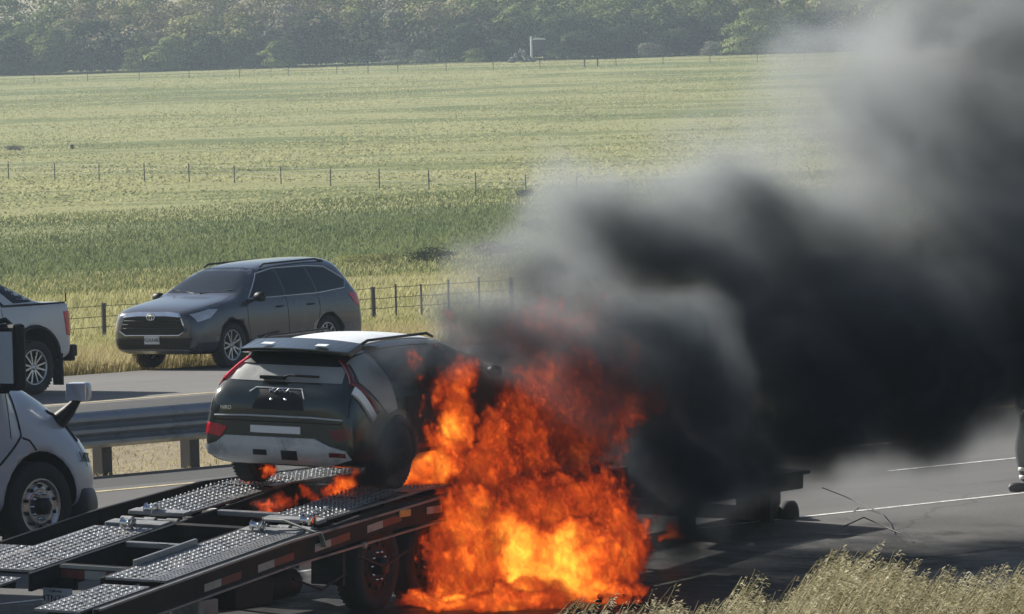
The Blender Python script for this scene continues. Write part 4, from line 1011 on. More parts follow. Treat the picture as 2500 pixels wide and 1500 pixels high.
# ------------------------------------------------------------------ the burning car on the trailer
KS = .915
MK = MT @ Matrix.Translation((1.82, 1.05, dk(1) + .040 + .02)) @ Matrix.Rotation(.0135, 4, 'Z') @ Matrix.Rotation(-.015, 4, 'Y') @ Matrix.Scale(KS, 4)
paint_k = carpaint('dark_green_paint', (.028, .038, .035), .16, amt=.15, metal=.4)
soot = pmat('sooty_paint', (.018, .018, .018), .75, var=.4, scale=4, bump=.4)
film = pmat('white_film', (.84, .86, .87), .30, var=.08, scale=3, bump=.5, bscale=7)
film_g = pmat('grey_film', (.28, .285, .28), .45, var=.25, scale=2.2, bump=.4, bscale=6)
silver = pmat('silver_plastic', (.58, .61, .64), .35, .3, var=.12, dirt=(.08, .08, .08), dirt_amt=.6)
kc = thing('burning_car', 'dark green hatchback with white film on its roof burning on the trailer', 'car', MK)
st = [(2.21, .42, .6, .60, .70, .78, .64, .86, .5, .88), (2.13, .27, .8, .62, .84, .86, .80, .94, .66, .96), (1.75, .22, .85, .66, .90, .94, .86, 1.02, .74, 1.05), (1.20, .22, .86, .68, .912, 1.0, .88, 1.10, .80, 1.13),
      (1.05, .22, .86, .68, .912, 1.01, .88, 1.14, .80, 1.18), (.60, .22, .86, .68, .912, 1.02, .88, 1.36, .68, 1.39), (.22, .22, .86, .68, .912, 1.03, .88, 1.47, .63, 1.51), (-.4, .22, .86, .68, .912, 1.05, .88, 1.505, .62, 1.565),
      (-1.1, .22, .86, .69, .912, 1.07, .88, 1.49, .62, 1.56), (-1.66, .23, .86, .70, .912, 1.09, .88, 1.46, .61, 1.52), (-1.84, .24, .86, .70, .912, 1.09, .875, 1.39, .62, 1.44), (-2.00, .25, .86, .70, .905, 1.08, .86, 1.22, .68, 1.25),
      (-2.10, .27, .86, .68, .90, 1.04, .85, 1.12, .72, 1.14), (-2.18, .30, .85, .64, .895, .98, .84, 1.07, .70, 1.08), (-2.235, .36, .82, .58, .87, .86, .80, .98, .64, .99), (-2.255, .42, .74, .56, .80, .74, .74, .86, .58, .87)]
bd = loft('body', st, [paint_k, M['black']], kc, arches=((1.41, .38, .33), (-1.31, .38, .33)), arch_w=.55); bv = bvh_of(bd)
decal(bv, [(-.66, 1.14), (.66, 1.14), (.60, 1.40), (.50, 1.46), (-.50, 1.46), (-.60, 1.40)], 'B', film_g, 'rear_window', kc, off=.006, res=.06)
decal(bv, [(-.58, 1.30), (.58, 1.30), (.62, 1.46), (.3, 1.50), (-.3, 1.50), (-.62, 1.46)], 'B', M['black'], 'spoiler_underside', kc, off=.02, res=.06)
# roof film: from the spoiler forward
decal(bv, [(-1.72, -.50), (-1.72, .52), (-.9, .60), (.1, .58), (.12, -.52), (-.9, -.50)], 'T', film, 'roof_film', kc, off=.008, res=.07)
# spoiler
m = MB(); SP_ = []
for i in range(13):
    y = -.66 + 1.28 * i / 12; t = abs(y) / .66; xe = -2.06 + .12 * t * t; zt = 1.565 - .035 * t * t
    SP_ += [(-1.62, y, zt + .005), (xe, y, zt - .075), (xe + .015, y, zt - .115), (-1.86, y, zt - .13), (-1.64, y, zt - .06)]
m.add(SP_, [(i * 5 + k, i * 5 + (k + 1) % 5, (i + 1) * 5 + (k + 1) % 5, (i + 1) * 5 + k) for i in range(12) for k in range(5)] + [(0, 1, 2, 3, 4), (64, 63, 62, 61, 60)], False)
spo = m.build('spoiler', paint_k, kc, bevel=.012)
for y in (-.34, .30): m = MB(); m.box(-.07, .07, -.11, .11, .001, .006); m.build('white_dash', film, spo, Matrix.Translation((-1.92, y, 1.522)) @ Matrix.Rotation(math.atan(-.075 / .45), 4, 'Y') @ Matrix.Scale(.6, 4))  # two small white dashes on top of the spoiler
# wiper
m = MB(); m.tube([(-2.115, .06, 1.175), (-2.10, -.05, 1.21), (-2.095, -.40, 1.205)], .014, 6); m.box(-2.14, -2.07, .0, .28, 1.165, 1.20); m.build('rear_wiper', M['black'], kc)
for s, fr in ((1, 'L'), (-1, 'R')):
    # boomerang lamps down the rear pillars
    lm = M['red_lens'] if s > 0 else M['dark_lens']
    seam(bv, [(-.640 * s, 1.43), (-.74 * s, 1.27), (-.80 * s, 1.15)], diag(180 - 12 * s), lm, 'tail_light', kc, .036, lift=.0, n=8)
    seam(bv, [(-2.02, 1.15), (-1.88, .98), (-1.74, .84)], fr, M['dark_lens'], 'tail_light', kc, .042, lift=.0, n=8)
    seam(bv, [(-1.86, 1.36), (-1.97, 1.20), (-2.03, 1.13)], fr, lm, 'tail_light', kc, .034, lift=.0, n=8)
    # pillar blade
    decal(bv, [(-1.80, 1.42), (-1.50, 1.44), (-1.34, 1.12), (-1.30, .84), (-1.52, .80), (-1.76, 1.0), (-1.93, 1.15)], fr, film_g, 'pillar_panel', kc, off=.009, res=.06)
    decal(bv, [(-1.42, 1.42), (-1.28, 1.12), (-.55, 1.10), (-.50, 1.43)], fr, M['glass'], 'window', kc, off=.005)
    decal(bv, [(-.44, 1.43), (-.46, 1.09), (.80, 1.06), (.40, 1.36), (.2, 1.42)], fr, M['glass'], 'window', kc, off=.005)
    decal(bv, [(-.4, .95), (-1.1, .95), (-1.1, .45), (-.3, .42), (.9, .42), (.9, .95)], fr, soot, 'scorched_panel', kc, off=.003, res=.1)
    seam(bv, [(.55, .36), (-.9, .36), (-.93, .52)], fr, M['black'], 'sill_trim', kc, .03)
    seam(bv, [(-1.31 + .40 * math.cos(t), .33 + .40 * math.sin(t)) for t in [math.pi * (-.05 + 1.1 * k / 16) for k in range(17)]], fr, M['black'], 'arch_trim', kc, .035)
    m = MB(); m.tube([(.05, s * .60, 1.50), (-.1, s * .605, 1.545), (-1.4, s * .60, 1.55), (-1.6, s * .595, 1.50)], .016, 6); m.build('roof_rail', M['black'], kc)
    # bumper lamps
    decal(bv, [(.60 * s, .665), (.84 * s, .70), (.86 * s, .58), (.68 * s, .555)], 'B', M['red_lens'] if s > 0 else M['dark_lens'], 'bumper_light', kc, off=.012, res=.04)
    decal(bv, [(-2.02, .70), (-2.20, .69), (-2.20, .56), (-2.06, .57)], fr, M['red_lens'] if s > 0 else M['dark_lens'], 'bumper_light', kc, off=.012, res=.04)
    m = MB(); m.lathe([(.0001, -.08), (.06, -.07), (.09, 0), (.06, .07), (.0001, .08)], 12, 'y'); m.build('mirror', M['black'], kc, Matrix.Translation((.72, s * 1.0, 1.10)) @ Matrix.Diagonal((.7, 1, .8, 1)))
    for x_ in (1.41, -1.31): wheel(kc, x_, s * .80, .345, .225, .23, s, 5, rim_mat='dull_rim')
decal(bv, [(-.72, 1.22), (.72, 1.22), (.60, 1.45), (-.60, 1.45)], 'F', M['glass'], 'windshield', kc, off=.005)
decal(bv, [(-.5, .72), (.5, .72), (.56, .5), (-.56, .5)], 'F', M['black'], 'grille', kc, off=.01)
for s in (1, -1): decal(bv, [(.55 * s, .86), (.84 * s, .88), (.86 * s, .72), (.62 * s, .70)], 'F', M['clear_lens'], 'headlight', kc, off=.01, res=.05)
# tailgate: recess for the plate, crease, handle strip, badge
seam(bv, [(-.80, 1.06), (-.82, .82), (-.74, .735), (.74, .735), (.82, .82), (.80, 1.06)], 'B', M['black'], 'tailgate_seam', kc, .007)
seam(bv, [(-.76, .775), (-.4, .79), (.4, .79), (.76, .775)], 'B', silver, 'tailgate_trim', kc, .010, lift=.004)
seam(bv, [(-.30, .98), (-.24, 1.075), (.30, 1.075), (.36, 1.03)], 'B', silver, 'recess_trim', kc, .008, lift=.004)
decal(bv, [(-.31, .86), (-.25, 1.06), (.25, 1.06), (.31, .86)], 'B', M['black'], 'plate_recess', kc, off=.003)
h, n = cast(bv, 'B', 0, 1.05)
for pts_ in ([(-.125, -.02), (-.125, .02)], [(-.125, -.005), (-.075, .02)], [(-.105, .002), (-.075, -.02), (-.02, .02), (0, -.02), (.018, .02)], [(.018, .02), (.052, -.02), (.10, .02), (.125, -.02)]):
    m = MB(); Q = [h + n * .008 + Vector((0, -u, v * 1.15)) for u, v in pts_]; m.tube(Q, .0065, 6, False); m.build('badge', M['chrome'], kc)
for y in (-.085, .085):
    h, n = cast(bv, 'B', y, .965); m = MB(); m.lathe([(.0001, -.02), (.014, -.018), (.016, .005)], 10, 'x', tuple(h)); m.build('plate_screw', M['chrome'], kc)
h, n = cast(bv, 'B', .62, .86); X = Vector((0, -1, 0)); X = (X - n * X.dot(n)).normalized()
text(None, 'NIRO', .055, M['chrome'], 'badge_lettering', kc, basis(X, n.cross(X), n, h + n * .008))
# bumper: pale strip, silver skid panel, reflectors, tow hook opening
decal(bv, [(-.27, .69), (.32, .69), (.32, .615), (-.27, .615)], 'B', film, 'film_strip', kc, off=.014, res=.05)
decal(bv, [(-.62, .50), (-.44, .575), (.62, .575), (.72, .50), (.86, .46), (.84, .38), (.6, .31), (-.6, .31), (-.84, .38), (-.80, .46)], 'B', silver, 'skid_panel', kc, off=.028, res=.05)
decal(bv, [(.12, .44), (.28, .44), (.28, .395), (.12, .395)], 'B', M['black'], 'tow_cover', kc, off=.034, res=.04)
decal(bv, [(-.24, .44), (-.05, .44), (-.05, .36), (-.24, .36)], 'B', M['black'], 'reverse_lamp_recess', kc, off=.034, res=.04)
for y in (-.70,):
    decal(bv, [(y + .08, .44), (y - .10, .44), (y - .10, .40), (y + .08, .40)], 'B', M['dark_lens'], 'reflector', kc, off=.034, res=.04)
# label sticker on the right rear corner and its small placard
decal(bv, [(-2.12, 1.04), (-2.04, 1.10), (-1.80, .80), (-1.88, .74)], 'R', film, 'film_strip', kc, off=.03, res=.05)
h, n = cast(bv, diag(180 + 35), 0, .66)
m = MB(); m.box(-1.6, 1.6, -.6, .6, .24, .42); m.build('underbody', M['black'], kc)

# ------------------------------------------------------------------ hoses, burnt debris, person
def hose(label, pts, r, mat, name='hose'):
    P = [gpt(*p[:3]) + Vector((0, 0, r + (p[3] if len(p) > 3 else 0))) for p in pts]; m = MB(); m.tube(P, r, 6); return tag(m.build(name, mat), label, 'hose')
hose('thin dark cable lying on the shoulder by the trailer tongue', [(2010, 1270, 78, .25), (2060, 1270, 78.6, .12), (2110, 1280, 78, .05), (2150, 1295, 77.5, .02), (2175, 1315, 76.5), (2185, 1325, 75.5)], .007, M['black'])
hose('second dark cable curling below the first beside the trailer tongue', [(2060, 1300, 76, .02), (2110, 1300, 76.2, .10), (2160, 1305, 76, .03), (2200, 1310, 75.6), (2230, 1320, 74.8)], .007, M['black'])
char = pmat('charred', (.012, .011, .011), .95, var=.6, scale=12, bump=1.0)
def heap(label, px_, py_, D, w, h, seed):
    e = thing('charred_debris', label, 'debris', Matrix.Translation(gpt(px_, py_, D)), 'charred debris in front of the fire'); r = random.Random(seed)
    for k in range(60):
        m = MB(); u, v = r.gauss(0, .35), r.gauss(0, .35); z = max(0, h * .35 * (1 - abs(u)) * r.uniform(.0, 1)); s_ = r.uniform(.01, .04)
        Mx = Matrix.Translation((u * w, v * .4, z)) @ Matrix.Rotation(r.uniform(0, 6), 4, 'Z') @ Matrix.Rotation(r.uniform(0, 6), 4, 'X')
        m.prism([(s_ * math.cos(t) * r.uniform(.6, 1.4), s_ * math.sin(t) * r.uniform(.4, 1.2)) for t in [2 * math.pi * j / 7 for j in range(7)]], -s_ * r.uniform(.1, .6), s_ * .5, 'xz', Mx); m.build('fragment', char, e)
heap('larger heap of charred debris in front of the right end of the flames', 1512, 1415, 68.2, .62, .42, 1)
heap('smaller heap of charred debris left of the larger one', 1430, 1455, 67.2, .45, .28, 2)

def skin(name, verts, edges, radii, mat, parent, sub_=2, root=0):
    me = bpy.data.meshes.new(name); me.from_pydata(verts, edges, []); o = bpy.data.objects.new(name, me); COL.objects.link(o)
    o.modifiers.new('k', 'SKIN'); sk = me.skin_vertices[0].data
    for i, r in enumerate(radii): sk[i].radius = (r, r) if not isinstance(r, tuple) else r; sk[i].use_root = (i == root)
    s = o.modifiers.new('s', 'SUBSURF'); s.levels = s.render_levels = sub_
    dg = bpy.context.evaluated_depsgraph_get(); dg.update(); m2 = bpy.data.meshes.new_from_object(o.evaluated_get(dg)); o.modifiers.clear(); o.data = m2; m2.name = name
    m2.materials.clear(); m2.materials.append(mat)
    for p in m2.polygons: p.use_smooth = True
    o.parent = parent; return o
cloth = pmat('dark_turnout_cloth', (.035, .038, .045), .9, var=.3, scale=8, bump=.5, bscale=25)
refl = pmat('reflective_band', (.62, .64, .60), .4, .1, var=.15, scale=15); skinm = pmat('skin', (.42, .26, .19), .6, var=.1)
pp = gpt(2516, 1205, 80.5)
pe = thing('person', 'person in dark protective clothing at the right edge, only one leg in view', 'person', basis((-1, 0, 0), (0, -1, 0), (0, 0, 1), pp))
# x forward = to the left of the picture
V_ = [(0, 0, .96), (.02, 0, 1.15), (.05, 0, 1.36), (.08, 0, 1.50), (.10, 0, 1.58), (-.02, .11, .90), (.10, .12, .50), (.04, .13, .10), (.0, -.11, .90), (-.02, -.13, .50), (-.16, -.14, .10), (.06, .20, 1.42), (.02, .27, 1.15), (.06, .26, .92), (.06, -.20, 1.42), (.0, -.27, 1.15), (.04, -.26, .92)]
E_ = [(0, 1), (1, 2), (2, 3), (3, 4), (0, 5), (5, 6), (6, 7), (0, 8), (8, 9), (9, 10), (2, 11), (11, 12), (12, 13), (2, 14), (14, 15), (15, 16)]
skin('body', V_, E_, [.17, .17, .19, .08, .07, .13, .095, .075, .13, .095, .075, .09, .07, .05, .09, .07, .05], cloth, pe)
m = MB(); m.smooth = True; m.lathe([(.0001, 1.54), (.06, 1.55), (.088, 1.62), (.096, 1.70), (.085, 1.78), (.05, 1.83), (.0001, 1.84)], 18, 'z', (.12, 0, 0)); hd = m.build('head', skinm, pe)
m = MB(); m.lathe([(.16, 1.735), (.125, 1.75), (.115, 1.80), (.08, 1.87), (.0001, 1.89)], 20, 'z', (.11, 0, 0)); m.build('helmet', pmat('helmet_black', (.03, .03, .03), .4), pe)
for y, fx in ((.13, .04), (-.14, -.16)):
    m = MB(); m.smooth = True; m.lathe([(.0001, -.10), (.05, -.095), (.058, -.04), (.052, .04), (.058, .12), (.05, .20), (.0001, .22)], 14, 'x', (0, 0, 0))
    m.build('boot', M['black'], pe, Matrix.Translation((fx, y, .055)) @ Matrix.Diagonal((1, 1, .95, 1)))
    for z in (.17, .26):
        m = MB(); m.lathe([(.082, z - .022), (.086, z - .02), (.087, z + .02), (.083, z + .022)], 18, 'z', (fx + .0 + (z - .1) * .10, y, 0)); m.build('leg_band', refl, pe)
for y in (.24, -.26):
    base = Vector((.06, .26, .92)) if y > 0 else Vector((.04, -.26, .92))
    for k in range(5):
        dy = (-.032, -.012, .008, .028, .040)[k]; L = (.075, .085, .08, .065, .05)[k]; d0 = Vector((dy * .6, dy * .6, -.06 if k < 4 else -.03))
        m = MB(); m.tube([base, base + d0, base + d0 + Vector((L * .5, 0, -L * .45)), base + d0 + Vector((L * .45, 0, -L * .95))], .011, 6, taper=[1.6, 1.1, 1, .7]); m.build('finger', M['black'], pe)
# ------------------------------------------------------------------ tall dry grass on the near bank
def wild_grass(name, cnt, label, mat, seed):
    r = np.random.default_rng(seed); Vs, Fs, Ts = [], [], []; n0 = 0
    prof = ([1300, 1420, 1560, 1640, 1700, 1760, 1830, 1900, 1960, 2060, 2120, 2200, 2270, 2330, 2420, 2520, 2700, 3600], [1490, 1475, 1465, 1440, 1480, 1450, 1395, 1460, 1400, 1320, 1340, 1345, 1390, 1380, 1400, 1372, 1370, 1370])
    for k in range(cnt):
        px_ = 1330 + 1370 * r.uniform(0, 1) ** .72 if k < 2500 else r.uniform(2550, 3500); D = r.uniform(40.5, 47); top = np.interp(px_, *prof) - 45 + (r.uniform(0, 70) if r.random() < .20 else 45 + r.exponential(60)) + (46.5 - D) * 7
        p = pix(px_, top, D); x, y = p.x, p.y; g0 = float(ground(x, y)) - .02; h = p.z - g0
        if h < .22 or h > 1.7: continue
        lean = r.uniform(.18, .50) * h; ly = r.uniform(-.1, .1) * h; x0 = x - lean; y0 = y - ly
        g0 = float(ground(x0, y0)) - .02; w = r.uniform(.0022, .004)
        t = np.array([0, .35, .65, .85, 1.0]); cx = x0 + lean * t ** 1.8; cy_ = y0 + ly * t; cz = g0 + (p.z - g0) * (t - .06 * t ** 3)
        ww = w * np.array([1.3, 1.1, .9, .7, .45]); a = r.uniform(0, np.pi); dx, dy = np.cos(a), np.sin(a)
        for ddx, ddy in ((dx, dy), (-dy, dx)):
            L = np.stack([cx - ddx * ww, cy_ - ddy * ww, cz], 1); Rr = np.stack([cx + ddx * ww, cy_ + ddy * ww, cz], 1)
            v = np.stack([L, Rr], 1).reshape(-1, 3); f = np.array([[2 * i, 2 * i + 1, 2 * i + 3, 2 * i + 2] for i in range(4)]) + n0
            Vs.append(v); Fs.append(f); n0 += len(v); Ts.append(np.full(len(v), r.uniform(.45, .9)))
        hv = r.uniform(.15, 1.0)
        # open seed head: spikelets hanging from the top part, blown to the right
        ns = r.integers(14, 30); hl = r.uniform(.16, .30)
        tt = r.uniform(0, 1, ns); bx_ = cx[-1] - lean * .45 * tt * hl / .2 + r.uniform(-.004, .004, ns); bz_ = cz[-1] - hl * tt; by_ = cy_[-1] + r.uniform(-.01, .01, ns)
        sp = (.006 + .055 * tt) * r.uniform(.3, 1.2, ns); ang = r.normal(.2, 1.1, ns)
        ex = bx_ + sp * np.cos(ang) + .012; ey = by_ + sp * np.sin(ang); ez = bz_ - r.uniform(.0, .02, ns) + .01
        L = r.uniform(.018, .036, ns); wd = r.uniform(.0018, .0036, ns); dirx = r.uniform(.3, 1.0, ns); dirz = r.uniform(-.7, .5, ns); nn = np.sqrt(dirx ** 2 + dirz ** 2); dirx /= nn; dirz /= nn
        A = np.stack([ex, ey, ez], 1); B = A + np.stack([dirx * L * .5 - dirz * wd, wd * r.normal(size=ns), dirz * L * .5 + dirx * wd], 1)
        C = A + np.stack([dirx * L, 0 * L, dirz * L], 1); Dd = A + np.stack([dirx * L * .5 + dirz * wd, wd * r.normal(size=ns), dirz * L * .5 - dirx * wd], 1)
        v = np.stack([A, B, C, Dd], 1).reshape(-1, 3); f = np.arange(ns * 4).reshape(-1, 4) + n0; n0 += len(v); Vs.append(v); Fs.append(f); Ts.append(np.repeat(np.clip(hv + r.uniform(-.3, .3, ns), 0, 1), 4))
        # a few long leaves
        for _ in range(r.integers(2, 5)):
            hb = r.uniform(.25, .75) * h; lx = r.uniform(-.03, .24); lz = r.uniform(-.05, .14); lw = r.uniform(.002, .005); q0 = np.array([x0 + lean * .2, y0, g0 + hb * .5]); q1 = q0 + [lx * .5, r.uniform(-.03, .03), lz + hb * .35]; q2 = q0 + [lx * 1.3, r.uniform(-.05, .05), lz + hb * .3 - .04]
            v = np.array([q0 - [lw * .5, 0, 0], q0 + [lw * .5, 0, 0], q1 + [0, 0, lw], q1 - [0, 0, lw], q2, q2 + [.002, 0, .001]]); f = np.array([[0, 1, 2, 3], [3, 2, 5, 4]]) + n0; n0 += 6; Vs.append(v); Fs.append(f); Ts.append(np.full(6, r.uniform(.0, .6)))
    o = np_mesh(name, np.concatenate(Vs), np.concatenate(Fs), mat, col=np.concatenate(Ts)); tag(o, label, kind='stuff')
M['oat'] = grass_mat('wild_oats', [(0, (.045, .04, .022)), (.35, (.17, .15, .08)), (.7, (.42, .385, .25)), (1, (.72, .68, .52))], .45, 4.0, .35)
wild_grass('tall_grass', 3500, 'tall dry wild oats on the near bank', M['oat'], 3)
x, y = [], []
u = rng.uniform(.004, .135, 48000); D = rng.uniform(40, 49, 48000)
keep = rng.uniform(0, 1, 48000) < np.clip((u - .03) / .03, .0, 1); u, D = u[keep], D[keep]
blades('undergrowth_grass', u * D, D, rng.uniform(.07, .20, len(u)) , rng.uniform(.003, .007, len(u)), .6, M['oat'])
u = rng.uniform(-.12, .14, 40000); q = rng.uniform(31, 41.5, 40000); y = q / (RD.x - RD.y * u)
blades('bank_grass', u * y, y, rng.uniform(.04, .16, len(u)), rng.uniform(.004, .010, len(u)), .6, M['dry_grass'])
# ------------------------------------------------------------------ fire and smoke: closed hulls filled with real volume
def hull(name, puffs, grow, vox):
    """closed skin round a set of balls (centre, radii, weight)"""
    bm = bmesh.new()
    for c, r, w in puffs:
        a = bmesh.ops.create_icosphere(bm, subdivisions=3, radius=1.0)['verts']
        for v in a: v.co = Vector((c[0] + v.co.x * (r[0] + grow), c[1] + v.co.y * (r[1] + grow), c[2] + v.co.z * (r[2] + grow)))
    me = bpy.data.meshes.new(name); bm.to_mesh(me); bm.free()
    o = bpy.data.objects.new(name, me); COL.objects.link(o)
    m = o.modifiers.new('r', 'REMESH'); m.mode = 'VOXEL'; m.voxel_size = vox
    dg = bpy.context.evaluated_depsgraph_get(); dg.update(); m2 = bpy.data.meshes.new_from_object(o.evaluated_get(dg)); m2.name = name
    o.modifiers.clear(); o.data = m2; bpy.data.meshes.remove(me)
    return o
def field(n, P, puffs, soft=1.0):
    """sum over balls of weight * (1 - distance / radius), never below 0 each"""
    tot = None
    for c, r, w in puffs:
        d = n.vmath('SUBTRACT', P, tuple(c)); d = n.vmath('MULTIPLY', d, (1 / r[0], 1 / r[1], 1 / r[2]))
        L = n.vmath('LENGTH', d, out=1)
        f = n.math('MULTIPLY_ADD', L, -w * soft, w * soft, clamp=True)
        tot = f if tot is None else n.math('ADD', tot, f)
    return tot
def puffs_of(lst):
    out = []
    for (px_, py_, D, rx, rz, w) in lst:
        c = pix(px_, py_, D); s = D / FPX; out.append((c, (rx * s, max(rx, rz) * s * (1 if rx * s > .6 else 1.2), rz * s), w))
    return out
def warp(n, P, scale, amt, detail=2):
    t = n.n('ShaderNodeTexNoise', ins={'Vector': P, 'Scale': scale, 'Detail': float(detail), 'Roughness': .55})
    d = n.vmath('SUBTRACT', t.outputs[1], (.5, .5, .5)); return n.vmath('ADD', P, n.vmath('MULTIPLY', d, (amt * 2, amt * 2, amt * 2)))

class GT(NT):
    """geometry nodes: fills the object with a voxel grid of gas computed from a field"""
    def __init__(s, name):
        s.t = bpy.data.node_groups.new(name, 'GeometryNodeTree')
        s.t.interface.new_socket(name='Geometry', in_out='INPUT', socket_type='NodeSocketGeometry'); s.t.interface.new_socket(name='Geometry', in_out='OUTPUT', socket_type='NodeSocketGeometry')
        s.gi = s.n('NodeGroupInput'); s.go = s.n('NodeGroupOutput')
    def coord(s, kind=None): return s.n('GeometryNodeInputPosition').outputs[0]
def fill(o, g, dens, vox, mat, pf, grow):
    lo = [min(c[i] - r[i] for c, r, w in pf) - grow for i in range(3)]; hi = [max(c[i] + r[i] for c, r, w in pf) + grow for i in range(3)]
    v = g.n('GeometryNodeVolumeCube'); g.link(dens, v.inputs['Density'])
    v.inputs['Min'].default_value = lo; v.inputs['Max'].default_value = hi
    for i, k in enumerate('XYZ'): v.inputs['Resolution ' + k].default_value = max(2, int((hi[i] - lo[i]) / vox))
    sm = g.n('GeometryNodeSetMaterial'); g.link(v.outputs[0], sm.inputs[0]); sm.inputs['Material'].default_value = mat
    j = g.n('GeometryNodeJoinGeometry'); g.link(sm.outputs[0], j.inputs[0]); g.link(g.gi.outputs[0], j.inputs[0]); g.link(j.outputs[0], g.go.inputs[0])
    m = o.modifiers.new('gas', 'NODES'); m.node_group = g.t
M['thin_gas'] = (lambda n: (n.link(n.n('ShaderNodeVolumePrincipled', ins={'Color': (.5, .52, .54, 1), 'Density': .0005}).outputs[0], n.out.inputs[1]), n.m)[1])(NT('thin_gas'))
def fire(name, label, lst, K=22.0, dens=11.0, grow=.10, fine=16.0, vox=.05, gv=.018):
    pf = puffs_of(lst); o = hull(name, pf, grow, vox); o.data.materials.append(M['thin_gas'])
    g = GT(name + '_field'); P = g.coord(); Pw = warp(g, P, 3.0, .26, 4)
    S = field(g, Pw, pf, 1.3)
    rr = g.n('ShaderNodeVectorRotate', rotation_type='Y_AXIS', ins={'Vector': P, 'Angle': R(14)}).outputs[0]
    st_ = g.vmath('MULTIPLY', rr, (1, 1, .62))
    a = g.n('ShaderNodeTexNoise', ins={'Vector': st_, 'Scale': fine, 'Detail': 3.0, 'Roughness': .75, 'Distortion': .8}).outputs[0]
    b = g.n('ShaderNodeTexNoise', ins={'Vector': g.vmath('ADD', st_, (5, 2, 1)), 'Scale': 2.6, 'Detail': 4.0, 'Roughness': .65, 'Distortion': .6}).outputs[0]
    t = g.math('ADD', S, g.math('MULTIPLY', g.math('SUBTRACT', a, .5), 3.7)); t = g.math('ADD', t, g.math('MULTIPLY', g.math('SUBTRACT', b, .5), 2.6))
    edge = g.math('ADD', S, g.math('MULTIPLY', g.math('ADD', g.math('SUBTRACT', b, .5), g.math('SUBTRACT', a, .5)), .9)); edge = g.maprange(edge, .03, .42)
    t = g.math('MULTIPLY', g.math('MAXIMUM', t, .13), g.math('MULTIPLY', edge, g.maprange(S, 0, .05)))
    n = NT(name + '_gas'); T = n.n('ShaderNodeAttribute', attribute_name='density').outputs['Fac']
    col = n.ramp(n.maprange(T, .1, 1.9), [(0, (.35, .022, .006)), (.28, (.9, .085, .010)), (.6, (1, .20, .016)), (1, (1, .38, .035))])
    e = n.math('POWER', n.maprange(T, .14, 1.7), 1.35)
    v = n.n('ShaderNodeVolumePrincipled', ins={'Color': (.05, .04, .04, 1), 'Density': n.math('MULTIPLY', n.maprange(T, .0, .55), dens), 'Emission Strength': n.math('MULTIPLY', e, K), 'Emission Color': col})
    v.inputs['Density Attribute'].default_value = ''
    n.link(v.outputs[0], n.out.inputs[1]); n.m.cycles.volume_step_rate = 2.0
    fill(o, g, t, gv, n.m, pf, grow); tag(o, label, kind='stuff'); return o
fire('fire', 'tall orange flames along the near side of the burning car and on the ground', [
    (1030, 1150, 69.3, 85, 65, 1.7), (1065, 1080, 69.4, 90, 95, 1.3), (1090, 990, 69.6, 90, 120, 1.1), (1120, 915, 69.8, 65, 80, .75), (1000, 960, 69.2, 45, 70, .8), (990, 895, 69.2, 28, 50, .7),
    (1180, 1090, 70.2, 110, 120, .75), (1260, 1010, 70.8, 130, 110, .60), (1370, 940, 71.2, 140, 120, .55), (1470, 900, 71.6, 120, 120, .48), (1180, 1190, 69.8, 110, 120, .60), (1300, 1120, 70.8, 130, 120, .40), (1430, 1060, 71.2, 130, 120, .42), (1530, 970, 72, 100, 100, .40),
    (1110, 1390, 68.6, 100, 130, 1.0), (1190, 1330, 68.9, 120, 150, .85), (1120, 1260, 69, 100, 120, .70), (1330, 1390, 68.8, 125, 130, 2.4), (1420, 1385, 68.8, 120, 120, 2.2), (1270, 1350, 68.8, 80, 110, 1.6), (1330, 1250, 69.3, 120, 120, .85),
    (1510, 1350, 69.2, 80, 120, 1.1), (1460, 1240, 69.6, 105, 120, .65), (1555, 1330, 69.8, 55, 90, .60), (1240, 1465, 68.2, 190, 40, 1.2), (1060, 1472, 68.0, 130, 20, 1.0), (1500, 1450, 68.4, 110, 22, .9),
    (1260, 850, 72.2, 200, 130, .24), (1420, 830, 72.4, 200, 150, .24), (1100, 775, 71.6, 30, 35, .4)],
    vox=.07)
fire('flame', 'small lone flame near the middle of the trailer, right of the big fire', [(1642, 1300, 72.5, 30, 30, .8), (1630, 1315, 72.5, 22, 24, .6)], grow=.05, vox=.03)
for lb, l in (('low flame licking under the left rear wheel of the burning car', [(600, 1160, 69.3, 26, 34, .6), (640, 1170, 69.3, 40, 22, .6), (670, 1150, 69.3, 24, 30, .6), (590, 1135, 69.3, 12, 24, .6)]),
              ('yellow flame under the middle of the burning car tail', [(845, 1190, 68.6, 42, 34, 1.3), (800, 1200, 68.6, 45, 26, .6), (850, 1150, 68.7, 22, 34, .6)]),
              ('faint red flame between the tracks below the burning car', [(640, 1243, 67.9, 42, 16, .7), (690, 1225, 68.1, 60, 20, .5), (760, 1215, 68.3, 60, 20, .45)])):
    fire('flame', lb, l, grow=.05, vox=.03, K=26)

SM = []
def sp(px_, py_, D, r, w, rz=None): SM.append((px_, py_, D, r, rz or r, w))
# thick black body
sp(1620, 1090, 73.0, 270, 1.0); sp(1840, 980, 74, 350, 1.5, 270); sp(2130, 880, 75.5, 420, 1.7, 310); sp(2480, 800, 77, 430, 1.7, 330); sp(2800, 680, 79, 430, 1.2)
sp(1650, 1200, 72.0, 190, 1.1, 120); sp(1580, 1290, 71.4, 130, .9, 130); sp(1930, 1100, 73.8, 230, .9, 100)
